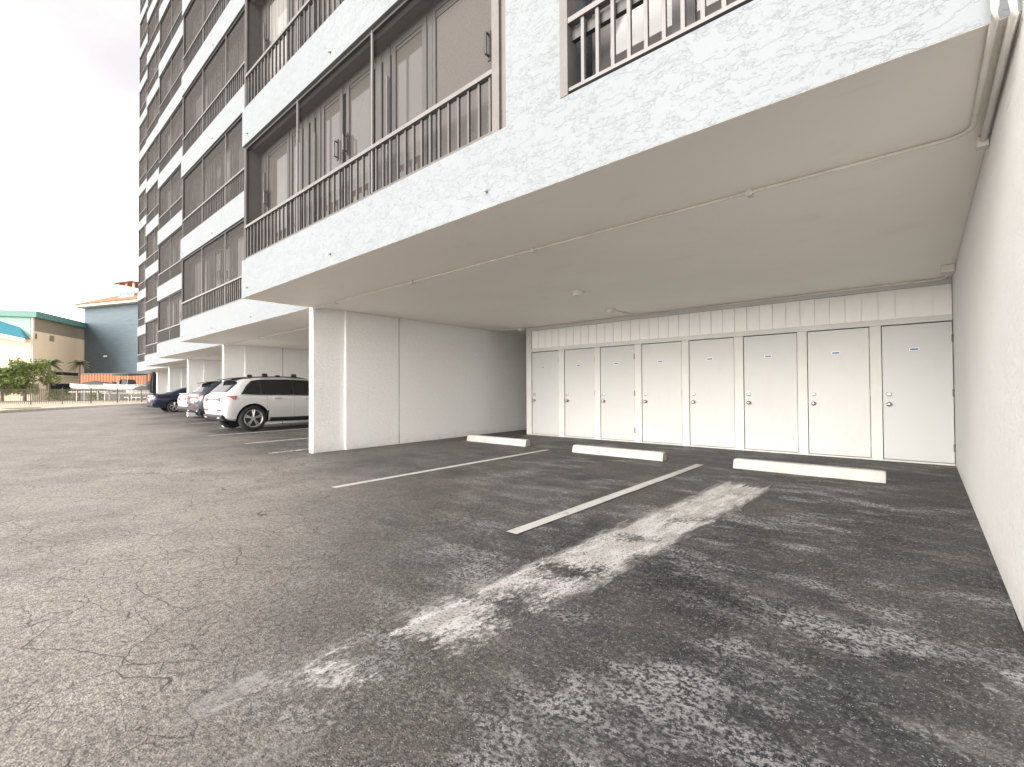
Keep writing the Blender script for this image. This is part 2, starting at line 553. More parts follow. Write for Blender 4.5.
def strip(x, w, y0, y1, mat, lift=0.004, ox=0.0):
    mb = MB()
    k = 12
    L, Rr = [], []
    for i in range(k + 1):
        y = y0 + (y1 - y0) * i / k
        j1, j2 = random.uniform(-.006, .006), random.uniform(-.006, .006)
        xx = x + ox * i / k
        L.append((xx - w / 2 + j1, y, G(y) + lift))
        Rr.append((xx + w / 2 + j2, y, G(y) + lift))
    for i in range(k):
        mb.quad(L[i], Rr[i], Rr[i + 1], L[i + 1])
    o = obj('parking_line', mb, mat, lot)
    return o
mb = MB()
for k_ in range(12):
    ya, yb = .1 + k_ * .5, .6 + k_ * .5
    mb.quad((-2.55, ya, G(ya) + .004), (-1.0, ya, G(ya) + .004), (-1.0, yb, G(yb) + .004), (-2.55, yb, G(yb) + .004))
obj('worn_stripe', mb, 'worn_stripe', lot)
strip(-2.46, 0.115, 2.78, 6.95, 'line_paint', .008)
strip(-5.24, 0.105, 2.75, 6.95, 'line_paint')
strip(-11.15, 0.10, 3.8, 8.0, 'line_paint')
strip(-13.95, 0.10, 3.9, 8.1, 'line_paint')
for x, y in ((-9.05, 3.5),):
    strip(x, 0.14, y, y + 3.2, 'faded_line_paint')
for x in (-19.9, -22.7):
    strip(x, 0.10, 5.0, 9.2, 'line_paint')
for x in (-28.8, -31.6):
    strip(x, 0.10, 6.2, 10.3, 'line_paint')

# verge beyond the drive: kerb, sandy strip, grass patch
verge = [(-40.5, -8), (-40.9, 0.6), (-48, 4.9), (-60.5, 11.8), (-66, 16)]
mb = MB()
for i in range(len(verge) - 1):
    a, b = verge[i], verge[i + 1]
    mb.quad((a[0], a[1], 0.05), (b[0], b[1], 0.05), (-90, b[1] + 2, 0.05), (-90, a[1] + 2, 0.05))
    mb.quad((a[0], a[1], -0.3), (b[0], b[1], -0.3), (b[0], b[1], 0.05), (a[0], a[1], 0.05))
tag(obj('sand_verge', mb, 'sand'), 'pale sandy verge between the drive and the fence', 'verge', None, 'structure')
mb = MB()
for i in range(len(verge) - 1):
    a, b = Vector((*verge[i], 0)), Vector((*verge[i + 1], 0))
    d = (b - a).normalized()
    q = Vector((-d.y, d.x, 0)) * 0.16
    i0 = len(mb.v)
    for z in (-0.3, 0.075):
        for pt in (a - q, b - q, b + q, a + q):
            mb.v.append((pt.x, pt.y, z))
    mb.f += [tuple(i0 + k for k in f_) for f_ in ((0, 1, 2, 3), (4, 5, 6, 7), (0, 1, 5, 4), (1, 2, 6, 5), (2, 3, 7, 6), (3, 0, 4, 7))]
tag(obj('kerb', mb, 'kerb_concrete'), 'low pale concrete kerb along the edge of the drive', 'kerb', None, 'structure')
mb = MB()
pts = []
for i in range(14):
    a = i / 14 * 2 * math.pi
    rr = 1 + 0.2 * math.sin(3 * a) + random.uniform(-.1, .1)
    pts.append((-46.5 + 2.6 * rr * math.cos(a), 2.0 + 1.0 * rr * math.sin(a), 0.056))
mb.v = pts
mb.f = [tuple(range(14))]
tag(obj('grass_patch', mb, 'grass_ground'), 'worn dry grass patch on the sandy verge', 'grass', None, 'stuff')

# ------------------------------------------------------------------ the apartment building
XR = 0.335                     # right end (face of the end wall)
SW, SX0 = 8.72, -8.50          # section width, left end of the first section
LEFTS = [-8.50, -17.13, -25.75, -34.12, -42.6]
FRONT = [2.85, 4.02, 5.17, 6.28, 7.40]
RIGHTS = [XR] + LEFTS[:-1]
ZC = 2.62                      # garage ceiling
ST = 2.535                     # storey height
SP = 0.62                      # spandrel height
NST = 12
bld = empty('apartment_building', (-8.5, 2.85, 0))
tag(bld, 'tall white stucco apartment block stepping back in bays with grey screened balconies', 'building')

def bay_edges(i):
    L = LEFTS[i]
    return [L + 0.05, L + 1.98, L + 3.87, L + 5.78]

shared = {}
def part(key, name, make, mat, parent, dx=0, dy=0, dz=0, smooth=False):
    """shares mesh data between alike pieces; the mesh is made at the origin"""
    if key not in shared:
        me = make().mesh(name, smooth)
        me.materials.append(M[mat])
        shared[key] = me
    o = bpy.data.objects.new(name, shared[key])
    C.objects.link(o)
    o.parent = parent
    o.matrix_parent_inverse = ORIG.get(parent.name, Matrix()).inverted()
    o.location = (dx, dy, dz)
    return o
def sub(key, name, make, mat, parent, smooth=False):
    """sub-part in the parent's own coordinates"""
    if key not in shared:
        me = make().mesh(name, smooth)
        me.materials.append(M[mat])
        shared[key] = me
    o = bpy.data.objects.new(name, shared[key])
    C.objects.link(o)
    o.parent = parent
    return o

def frame_box(x0, x1, z0, z1, w, y0, y1):
    mb = MB()
    mb.box(x0, x0 + w, y0, y1, z0, z1).box(x1 - w, x1, y0, y1, z0, z1)
    mb.box(x0 + w, x1 - w, y0 + .001, y1 - .001, z0, z0 + w).box(x0 + w, x1 - w, y0 + .001, y1 - .001, z1 - w, z1)
    return mb

def pull(x, z):
    return MB().tube([(x, -0.03, z - .1), (x, -0.075, z - .1), (x, -0.075, z + .1), (x, -0.03, z + .1)], 0.013, 6).box(x - .02, x + .02, -.03, -.018, z - .14, z + .14)

def sliding_door(kind, x0, x1, parent, wx, wy, wz, glass='window_glass', handle=None, w=0.075):
    """door leaf of a balcony, origin at its foot"""
    k = (kind, round(x1 - x0, 3), glass)
    W = x1 - x0
    o = part(k + ('f',), 'sliding_door', lambda: frame_box(0, W, 0, 1.86, w, 0, 0.05), 'frame_grey', parent, wx, wy, wz)
    sub(k + ('g',), 'mesh' if glass == 'door_mesh' else 'glass', lambda: MB().box(w, W - w, 0.018, 0.03, w, 1.86 - w), glass, o)
    if handle is not None:
        sub(k + ('h', handle), 'handle', lambda: pull(handle, 1.02), 'handle_black', o)
    return o

for i in range(5):
    L, Rr, F = LEFTS[i], RIGHTS[i], FRONT[i]
    be = bay_edges(i)
    gap = 0.0 if i == 0 else 0.004
    # garage ceiling
    obj('garage_ceiling', MB().box(L + .002, Rr - .002, F + .003, F + 13, ZC, ZC + .03), 'ceiling_paint', bld)
    # core behind the balconies
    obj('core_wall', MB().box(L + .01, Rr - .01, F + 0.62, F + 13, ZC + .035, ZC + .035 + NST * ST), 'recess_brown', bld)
    # solid strip of facade at the right of the screened balcony
    nst_det = [3, 7, 9, 12, 12][i]
    for k in range(NST):
        z = ZC + k * ST
        # spandrel band in white stucco
        obj('spandrel', MB().box(L, Rr - gap, F, F + 0.16, z + (0.004 if k else 0.002), z + SP), 'stucco_facade', bld)
        z0, z1 = z + SP, z + ST
        if i == 0:
            obj('wall_pier', MB().box(be[3] + 0.16, be[3] + 0.71, F + .002, F + .60, z0, z1), 'stucco_facade', bld)
        else:
            obj('wall_pier', MB().box(be[3] + 0.16, Rr - gap, F + .002, F + .60, z0, z1), 'stucco_facade', bld)
        # floor of the balcony and side cheek
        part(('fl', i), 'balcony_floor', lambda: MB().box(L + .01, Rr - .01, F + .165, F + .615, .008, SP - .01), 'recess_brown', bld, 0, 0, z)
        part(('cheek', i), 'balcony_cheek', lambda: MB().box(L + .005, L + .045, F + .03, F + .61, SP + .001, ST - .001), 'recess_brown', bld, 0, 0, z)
        if k >= nst_det:
            continue
        # taupe jamb
        obj('jamb', MB().box(be[3] + .002, be[3] + .085, F + .0, F + .10, z0 + .001, z1 - .001).box(be[3] + .085, be[3] + .158, F + .03, F + .12, z0 + .001, z1 - .001), 'frame_taupe', bld)
        # frame lines
        for b in be[:3]:
            part(('mull',), 'mullion', lambda: MB().box(-.014, .014, 0, .02, 0, ST - SP - .002), 'rail_light', bld, b, F + .035, z0 + .001)
        o = part(('top', i), 'head_rail', lambda: MB().box(be[0] + .02, be[3], F + .04, F + .08, ST - .035, ST - .002), 'frame_grey', bld, 0, 0, z)
        # railing with its balusters
        rail = part(('rail', i), 'balcony_railing', lambda: MB().box(be[0] + .017, be[3] - .001, F + .015, F + .07, SP + .535, SP + .575), 'rail_light', bld, 0, 0, z)
        sub(('brail', i), 'bottom_rail', lambda: MB().box(be[0] + .018, be[3] - .002, F + .035, F + .065, SP + .02, SP + .05), 'baluster_grey', rail)
        if (i == 0 and k < 2):
            nb = 42
            for q in range(nb):
                x = be[0] + .10 + q * (be[3] - be[0] - .16) / (nb - 1)
                if min(abs(x - b) for b in be) < .03:
                    continue
                o = sub(('bal',), 'baluster', lambda: MB().box(-.0115, .0115, -.012, .012, 0, .485), 'baluster_grey', rail)
                o.location = (x, F + .048, SP + .05)
        else:
            def mk():
                mb = MB()
                nb = 42
                for q in range(nb):
                    x = be[0] + .10 + q * (be[3] - be[0] - .16) / (nb - 1)
                    mb.box(x - .0115, x + .0115, F + .036, F + .06, SP + .05, SP + .535)
                return mb
            o = sub(('bals', i), 'balusters', mk, 'baluster_grey', rail)
            o['kind'] = 'stuff'
        # screens in the three bays
        for b in range(3):
            if i == 0 and k == 0 and b < 3:
                mat = 'thin_screen'
            elif i == 0:
                mat = 'thin_screen'
            else:
                mat = 'insect_screen'
            x0, x1 = be[b] + .016, be[b + 1] - .016
            part(('scr', round(x1 - x0, 3), mat), 'insect_screen', lambda: MB().quad((0, 0, 0), (x1 - x0, 0, 0), (x1 - x0, 0, ST - SP - .04), (0, 0, ST - SP - .04)), mat, bld, x0, F + .082, z0 + .004)
        # sliding doors behind
        yd = F + 0.27
        obj('door_head', MB().box(L + .05, be[3] + .05, F + .28, F + .60, z + ST - .17, z + ST - .004), 'frame_grey', bld)
        zf = z0 + .002
        for (a, b, kind, hx) in ((0.30, 1.17, 'a', 0.10), (1.20, 1.62, 'n', None), (2.22, 2.80, 'b', 0.50), (2.89, 3.53, 'c', 0.06), (3.92, 4.56, 'd', None)):
            sliding_door(kind, a, b, bld, L + a, yd, zf, 'curtained_glass' if (i or k) and random.random() < .45 else 'window_glass', hx)
        sliding_door('m', 4.66, 5.66, bld, L + 4.66, yd, zf, 'door_mesh', 0.86, 0.05)
        for a, wdt in ((0.06, .2), (1.66, .16), (1.88, .12), (2.06, .12), (3.57, .13), (3.74, .14), (4.575, .075)):
            part(('stile', wdt), 'door_stile', lambda: MB().box(0, wdt, 0, .09, 0, 1.862), 'frame_grey', bld, L + a, yd + .005, zf)
        for a in (0.30 - .06, 2.05, 3.85):
            part(('tline',), 'track_strip', lambda: MB().box(0, .018, 0, .02, 0, 1.5), 'rail_light', bld, L + a, yd - .03, zf)
    if i == 0:
        # balcony at the right end, seen from below
        for k in range(NST):
            z = ZC + k * ST
            z0, z1 = z + SP, z + ST
            xa, xb = be[3] + .71, XR - .25
            obj('wall_pier', MB().box(xb + .001, XR, F + .002, F + .60, z0, z1), 'stucco_facade', bld)
            if k > 2:
                continue
            obj('jamb', MB().box(xa + .001, xa + .07, F - .004, F + .12, z0 + .001, z1), 'frame_taupe', bld)
            obj('threshold', MB().box(xa + .07, xb, F + .05, F + .14, z0 + .0005, z0 + .018), 'gap_dark', bld)
            rl = obj('balcony_railing', MB().box(xa + .072, xb - .002, F + .0, F + .055, z0 + .535, z0 + .575), 'rail_light', bld)
            for nm, bx in (('bottom_rail', (xa + .071, xb - .001, F + .008, F + .048, z0 + .03, z0 + .055)), ('under_rail', (xa + .073, xb - .003, F + .06, F + .10, z0 + .44, z0 + .52))):
                o = obj(nm, MB().box(*bx), 'rail_light' if nm == 'bottom_rail' else 'frame_dark', rl)
                o.matrix_parent_inverse = ORIG[bld.name].inverted() @ ORIG[bld.name]
            nb = 17
            for q in range(nb):
                x = xa + .19 + q * .122
                if x > xb - .05:
                    break
                o = sub(('balr',), 'baluster', lambda: MB().box(-.013, .013, -.013, .013, 0, .48), 'rail_light', rl)
                o.location = (x, F + .028, z0 + .055)
            for a, wdt, gl in ((xa + .10, .70, 'balcony_glass'), (xa + .84, .8, 'balcony_glass')):
                sliding_door('r', 0, wdt, bld, a, F + .30, z0 + .002, gl, None, .06)
    # weep pipes in the spandrels
    for k in range(0, [3, 4, 3, 2, 0][i]):
        for dx in (0.25, 3.0, 5.72):
            o = part(('weep',), 'weep_pipe', lambda: MB().tube([(0, .02, 0), (0, -.035, -.006)], .014, 8), 'weep_pipe', bld, L + dx, F, ZC + k * ST + .15, True)
            o.name = 'weep_pipe'

# roof slab
obj('roof_slab', MB().box(LEFTS[-1], XR, FRONT[-1], 22, ZC + NST * ST + .04, ZC + NST * ST + .4), 'stucco_facade', bld)

# ------------------------------------------------------------------ partition walls between the garage bays
PG = 'partition walls between the parking bays'
PL = ['stucco partition wall nearest the storage doors, at left of the empty stalls',
      'stucco partition wall directly behind the white SUV',
      'stucco partition wall directly behind the slate SUV',
      'stucco partition wall directly behind the navy sedan',
      'farthest stucco partition wall at the far end of the garage']
for i in range(5):
    L, F = LEFTS[i], FRONT[i]
    yf = (F + 1.17)
    e = empty('partition_wall', (L, yf, G(yf)))
    tag(e, PL[i], 'wall', PG)
    zb, zt = -0.2, ZC - .002
    obj('end_column', MB().box(L - .06, L + .10, yf, yf + .62, zb, zt), 'stucco_partition', e)
    obj('pilaster', MB().box(L - .055, L + .155, yf + .622, yf + 1.83, zb, zt - .001), 'stucco_partition', e)
    obj('joint_strip', MB().box(L - .04, L + .148, yf + 1.832, yf + 1.848, zb, zt - .002), 'gap_dark', e)
    obj('wall_panel', MB().box(L - .055, L + .16, yf + 1.85, F + 12.95, zb, zt - .001), 'stucco_partition', e)

# end wall at the right
e = empty('end_wall', (XR, 2.8, 0))
tag(e, 'long white stucco wall at the right edge of the picture', 'wall')
obj('wall_panel', MB().box(XR, XR + .22, 2.80, 15.9, -.3, ZC + .6), 'stucco_wall', e)
obj('base_joint', MB().box(XR - .006, XR - .001, 2.81, 8.9, -.3, G(6) - .02), 'gap_dark', e)

# back wall of the passage and of the other bays
for i in range(5):
    F = FRONT[i]
    w = obj('back_wall', MB().box(LEFTS[i] + .17, RIGHTS[i] - .07, (F + 12.6) if i == 0 else F + 6.2, (F + 12.75) if i == 0 else F + 6.35, -.2, ZC - .003), 'trim_paint', bld)

# ------------------------------------------------------------------ storage wall with eight doors
YW = 9.0
sw = empty('storage_wall', (-7.42, YW, G(YW)))
tag(sw, 'white boarded storage wall with eight numbered doors', 'wall')
DX = [(-7.249, -6.444), (-6.272, -5.465), (-5.313, -4.505), (-4.338, -3.516), (-3.361, -2.558), (-2.39, -1.571), (-1.414, -0.608), (-0.452, 0.325)]
DT, DB = 1.995, 0.0
obj('backing', MB().box(-7.40, XR - .004, YW + .06, YW + .16, -.2, ZC - .004), 'gap_dark', sw)
obj('side_return', MB().box(-7.42, -7.40, YW - .01, YW + 1.6, -.2, ZC - .003), 'trim_paint', sw)
obj('corner_board', MB().box(-7.42, DX[0][0] - .01, YW - .022, YW + .058, -.2, ZC - .005), 'trim_paint', sw, bevel=.003)
for a, b in zip(DX[:-1], DX[1:]):
    obj('door_casing', MB().box(a[1] + .008, b[0] - .008, YW - .020, YW + .058, -.2, DT + .012), 'trim_paint', sw, bevel=.003)
obj('header_board', MB().box(DX[0][0] - .008, XR - .004, YW - .018, YW + .056, DT + .014, DT + .10), 'trim_paint', sw, bevel=.003)
obj('sill_board', MB().box(DX[0][0] - .008, XR - .006, YW - .012, YW + .055, -.2, DB - .008), 'trim_paint', sw)
obj('cornice_board', MB().box(DX[0][0] - .006, XR - .005, YW - .025, YW + .055, ZC - .085, ZC - .004), 'trim_paint', sw, bevel=.003)
npn = 37
obj('panel_backing', MB().box(DX[0][0] - .005, XR - .006, YW + .016, YW + .054, DT + .104, ZC - .09), 'panel_paint', sw)
x0p = DX[0][0] - .006
wp = (XR - .005 - x0p) / npn
for q in range(npn):
    part(('grooved',), 'board', lambda: MB().box(.004, wp - .004, 0, .015, 0, ZC - .088 - DT - .104), 'panel_paint', sw, x0p + q * wp, YW + random.uniform(-.003, .002), DT + .102)
for d, (a, b) in enumerate(DX):
    W = b - a
    o = obj('door', MB().box(a, b, YW + random.uniform(-.006, .002), YW + .045, DB, DT), 'door_paint', sw, bevel=.004)
    def wsub(name, mb, mat, smooth=False):
        s = link(name, mb.mesh(name, smooth), mat, o, False)
        return s
    kx = a + .075
    def lathe(prof, x, z, n=14):
        mb = MB()
        for (r_, yy) in prof:
            for j in range(n):
                an = 2 * math.pi * j / n
                mb.v.append((x + r_ * math.cos(an), YW + yy, z + r_ * math.sin(an)))
        for k in range(len(prof) - 1):
            for j in range(n):
                p0, p1 = k * n + j, k * n + (j + 1) % n
                mb.f.append((p0, p1, p1 + n, p0 + n))
        mb.f.append(tuple((len(prof) - 1) * n + j for j in range(n)))
        return mb
    wsub('knob', lathe([(.034, -.004), (.034, -.012), (.014, -.016), (.014, -.035), (.028, -.045), (.030, -.06), (.022, -.07), (.004, -.072)], kx, .82), 'steel', True)
    wsub('deadbolt', lathe([(.032, -.004), (.031, -.018), (.022, -.022), (.004, -.022)], kx, .97), 'steel', True)
    wsub('latch_plate', MB().box(a - .010, a + .004, YW - .012, YW + .01, .77, .87), 'hinge_metal')
    for z in (.22, .99, 1.76):
        wsub('hinge', MB().tube([(b + .004, YW - .022, z - .055), (b + .004, YW - .022, z + .055)], .010, 6).box(b - .012, b + .004, YW - .015, YW - .008, z - .05, z + .05), 'hinge_metal' if d in (2, 7) else 'door_paint')
    lx = a + W * .5 - .02 if d > 0 else a + W * .42
    wsub('number_plate', MB().box(lx - .055, lx + .055, YW - .011, YW - .004, 1.61, 1.65), 'plaque_white')
    wsub('number_print', MB().box(lx - .047, lx + .047, YW - .0125, YW - .0105, 1.616, 1.640), 'plaque_blue')

# ------------------------------------------------------------------ wheel stops
WG = 'painted wheel stops at the head of the stalls'
WS = [(-6.72, 7.15, 1.70, 'white concrete wheel stop nearest the stucco partition wall'),
      (-3.86, 7.02, 1.68, 'white concrete wheel stop between the two long stall lines, middle of three'),
      (-1.17, 7.02, 1.67, 'white concrete wheel stop nearest the right hand wall, in front of the last doors'),
      (-15.4, 8.3, 1.7, 'white concrete wheel stop in front of the white SUV'),
      (-21.4, 9.6, 1.7, 'white concrete wheel stop in front of the slate SUV')]
def stop_mesh(Lw):
    mb = MB()
    h, a, b = .135, .085, .055
    prof = [(-a, 0), (-a, .04), (-b, h - .01), (-b + .01, h), (b - .01, h), (b, h - .01), (a, .04), (a, 0)]
    st = [(-Lw / 2, .82), (-Lw / 2 + .05, 1.0), (Lw / 2 - .05, 1), (Lw / 2, .82)]
    nP = len(prof)
    for k, (x, s_) in enumerate([(-Lw / 2, .92), (-Lw / 2 + .03, 1.0), (0, 1), (Lw / 2 - .03, 1), (Lw / 2, .92)]):
        for (y, z) in prof:
            mb.v.append((x, y * s_, z * (s_ if z > .05 else 1)))
    for k in range(4):
        for j in range(nP):
            a0, b0 = k * nP + j, k * nP + (j + 1) % nP
            mb.f.append((a0, b0, b0 + nP, a0 + nP))
    mb.f.append(tuple(range(nP)))
    mb.f.append(tuple(4 * nP + j for j in range(nP)))
    return mb
for (x, y, Lw, lab) in WS:
    o = empty('wheel_stop', (x, y, G(y)), random.uniform(-.012, .012))
    tag(o, lab, 'wheel stop', WG)
    obj('block', stop_mesh(Lw), 'stop_paint', o, False, bevel=.004)
    for s in (-1, 1):
        obj('anchor_pin', MB().tube([(s * Lw * .35, 0, .13), (s * Lw * .35, 0, .1375)], .012, 8), 'hinge_metal', o, False)

# ------------------------------------------------------------------ conduits and ceiling fittings
def clampset(pts):
    mb = MB()
    for (x, y, z) in pts:
        mb.box(x - .02, x + .02, y - .035, y + .035, z - .026, z + .03)
    return mb
zc = ZC - .018
e = empty('ceiling_conduit', (-4, 4, ZC))
tag(e, 'long thin conduit crossing the tan ceiling and bending along the right wall', 'conduit')
cp = [(-8.40, 4.05, zc), (-7.4, 4.03, zc), (-3.5, 4.0, zc), (0.13, 3.97, zc)]
for k in range(1, 7):
    a = k / 6 * math.pi / 2
    cp.append((0.13 + .12 * math.sin(a), 3.97 - .12 * (1 - math.cos(a)), zc))
cp += [(.25, 2.80, zc), (.25, 2.77, zc + .03), (.25, 2.77, zc + 2.2)]
obj('tube', MB().tube(cp, .0135, 8), 'conduit_paint', e, smooth=True)
for x in (-7.6, -5.4, -3.2, -1.0):
    obj('clamp', clampset([(x, 4.0 + (-x) * .006 - .01, zc)]), 'conduit_paint', e)
e = empty('wall_pipe', (.29, 3.4, ZC))
tag(e, 'pale pipe in the corner between ceiling and right wall', 'pipe')
obj('tube', MB().tube([(.305, 4.1, ZC - .03), (.305, 2.80, ZC - .03), (.30, 2.76, ZC + .02), (.30, 2.76, ZC + 2)], .015, 10), 'conduit_white', e, smooth=True)
obj('elbow_box', MB().box(.275, .332, 4.08, 4.15, ZC - .07, ZC - .003), 'conduit_white', e, bevel=.005)
for i in range(1, 4):
    L, F = LEFTS[i], FRONT[i]
    e = empty('ceiling_conduit', (L + 4, F + 1.2, ZC))
    tag(e, ['', 'thin conduit on the ceiling above the white SUV', 'thin conduit on the ceiling above the slate SUV', 'thin conduit on the ceiling above the navy sedan'][i], 'conduit')
    obj('tube', MB().tube([(L + .17, F + 1.2, zc), (RIGHTS[i] - .1, F + 1.15, zc)], .018, 6), 'conduit_paint', e, smooth=True)
    obj('clamp', clampset([(L + 3, F + 1.18, zc)]), 'conduit_paint', e)
e = empty('storage_conduit', (-1, 8.9, ZC))
tag(e, 'thin pale conduit running above the storage doors to the right corner', 'conduit')
obj('tube', MB().tube([(-4.6, 8.93, ZC - .02), (-.2, 8.93, ZC - .02), (.12, 8.92, ZC - .025), (.25, 8.86, ZC - .03), (.27, 8.7, ZC - .03), (.27, 8.2, ZC - .03)], .014, 8), 'conduit_white', e, smooth=True)
obj('box', MB().box(.20, .33, 8.05, 8.2, ZC - .09, ZC - .003), 'conduit_white', e, bevel=.004)
obj('coupling', MB().tube([(-.3, 8.93, ZC - .02), (-.12, 8.93, ZC - .02)], .022, 8), 'conduit_white', e)
e = empty('ceiling_fixture', (-4.06, 6.18, ZC))
tag(e, 'small square pale fixture on the ceiling, nearer the drive', 'fixture')
obj('base', MB().box(-4.15, -3.97, 6.09, 6.27, ZC - .03, ZC - .001), 'conduit_white', e, bevel=.006)
obj('body', MB().tube([(-4.06, 6.18, ZC - .03), (-4.06, 6.18, ZC - .075)], .07, 16, True, [.075, .06]), 'conduit_white', e)
e = empty('smoke_detector', (-4.48, 8.0, ZC))
tag(e, 'round white smoke detector on the ceiling with a short conduit to the storage wall', 'detector')
obj('body', MB().tube([(-4.48, 8, ZC - .002), (-4.48, 8, ZC - .03), (-4.48, 8, ZC - .06), (-4.48, 8, ZC - .065)], .08, 18, True, [.085, .085, .07, .04]), 'conduit_white', e, smooth=False)
obj('tube', MB().tube([(-4.48, 8.08, ZC - .016), (-4.42, 8.9, ZC - .016)], .012, 6), 'conduit_white', e)
e = empty('passage_conduit', (-7.9, 8.9, ZC))
tag(e, 'short conduit and junction box across the passage beside the storage wall', 'conduit')
obj('tube', MB().tube([(-8.33, 8.6, ZC - .017), (-7.45, 8.86, ZC - .017)], .014, 6), 'conduit_white', e)
obj('box', MB().box(-7.55, -7.43, 8.80, 8.92, ZC - .07, ZC - .002), 'conduit_white', e, bevel=.004)

# ------------------------------------------------------------------ cars
def interp(tab, y):
    if y <= tab[0][0]: return list(tab[0][1:])
    if y >= tab[-1][0]: return list(tab[-1][1:])
    for a, b in zip(tab[:-1], tab[1:]):
        if a[0] <= y <= b[0]:
            t_ = (y - a[0]) / (b[0] - a[0])
            return [p_ + (q_ - p_) * t_ for p_, q_ in zip(a[1:], b[1:])]

class Car:
    """tab rows: y, z_low, z_belt, z_top, half width low, belt, top"""
    def __init__(s, tab, axles, wr, half):
        s.tab, s.axles, s.wr, s.half = tab, axles, wr, half
    def ring(s, y):
        zl, zb, zt, wl_, wb, wt = interp(s.tab, y)
        zm = zl + (zb - zl) * .45
        return [(0, zl), (wl_ * .88, zl), (wl_, zl + .07), (wb * 1.0, zm), (wb * 1.005, zm + (zb - zm) * .55), (wb * .975, zb - .03), (wb * .945, zb),
                (wt + (wb * .945 - wt) * .45, zb + (zt - zb) * .56), (wt, zt - (zt - zb) * .12), (wt * .86, zt - (zt - zb) * .03), (wt * .5, zt), (0, zt + .005)]
    def S(s, y, u):
        r_ = s.ring(y)
        i = min(int(u), len(r_) - 2)
        t_ = u - i
        return Vector((r_[i][0] + (r_[i + 1][0] - r_[i][0]) * t_, y, r_[i][1] + (r_[i + 1][1] - r_[i][1]) * t_))
    def N(s, y, u):
        e_ = .02
        a = s.S(y + e_, u) - s.S(y - e_, u)
        b = s.S(y, min(u + .05, 10.95)) - s.S(y, max(u - .05, 0))
        n_ = b.cross(a)
        if n_.length < 1e-6: return Vector((0, 0, 1))
        n_.normalize()
        if n_.x < -.2 or (abs(n_.x) <= .2 and n_.z < 0): n_ = -n_
        return n_
    def patch(s, poly_lo, poly_hi, off=.006, sides=(1, -1), n=10, m_=4, thick=0.02):
        """strip between two curves of (y,u) pairs"""
        mb = MB()
        for sg in sides:
            i0 = len(mb.v)
            for a in range(n + 1):
                t_ = a / n
                def at(pl):
                    k = t_ * (len(pl) - 1)
                    i = min(int(k), len(pl) - 2)
                    f_ = k - i
                    return [pl[i][c] + (pl[i + 1][c] - pl[i][c]) * f_ for c in (0, 1)]
                lo, hi = at(poly_lo), at(poly_hi)
                for b in range(m_ + 1):
                    g_ = b / m_
                    y, u = lo[0] + (hi[0] - lo[0]) * g_, lo[1] + (hi[1] - lo[1]) * g_
                    q = s.S(y, u) + s.N(y, u) * off
                    mb.v.append((q.x * sg, q.y, q.z))
            for a in range(n):
                for b in range(m_):
                    k = i0 + a * (m_ + 1) + b
                    mb.f.append((k, k + 1, k + m_ + 2, k + m_ + 1))
        return mb
    def body(s, name, mat, parent):
        mb = MB()
        y0, y1 = s.tab[0][0], s.tab[-1][0]
        ysl = sorted(set([r_[0] for r_ in s.tab] + [y0 + (y1 - y0) * k / 46 for k in range(47)]))
        nr = None
        for y in ysl:
            rg = s.ring(y)
            full = rg + [(-x, z) for (x, z) in rg[-2:0:-1]]
            nr = len(full)
            mb.v += [(x, y, z) for (x, z) in full]
        for k in range(len(ysl) - 1):
            for j in range(nr):
                a, b = k * nr + j, k * nr + (j + 1) % nr
                mb.f.append((a, b, b + nr, a + nr))
        mb.f.append(tuple(range(nr)))
        e_ = (len(ysl) - 1) * nr
        mb.f.append(tuple(e_ + j for j in range(nr)))
        me = mb.mesh(name, False)
        o = bpy.data.objects.new(name, me)
        C.objects.link(o)
        cutters = []
        for ay in s.axles:
            for sg in (-1, 1):
                cm = MB().tube([(sg * (s.half - .30), ay, s.wr), (sg * (s.half + .2), ay, s.wr)], s.wr + .06, 28).mesh('cut')
                co = bpy.data.objects.new('cut', cm)
                C.objects.link(co)
                md = o.modifiers.new('b', 'BOOLEAN')
                md.operation = 'DIFFERENCE'
                md.object = co
                md.solver = 'EXACT'
                cutters.append(co)
        dg = bpy.context.evaluated_depsgraph_get()
        dg.update()
        new = bpy.data.meshes.new_from_object(o.evaluated_get(dg))
        o.modifiers.clear()
        for co in cutters:
            bpy.data.objects.remove(co)
        new.name = name
        new.materials.clear()
        new.materials.append(M[mat])
        new.materials.append(M['black_plastic'])
        for pl in new.polygons:
            pl.use_smooth = True
            c_ = pl.center
            pl.material_index = 0
            for ay in s.axles:
                if math.hypot(c_.y - ay, c_.z - s.wr) < s.wr + .05 and abs(c_.x) < s.half - .002:
                    pl.material_index = 1
                elif abs(math.hypot(c_.y - ay, c_.z - s.wr) - s.wr - .06) < .004:
                    pl.material_index = 1
        new.set_sharp_from_angle(angle=R(38))
        o.data = new
        o.parent = parent
        return o

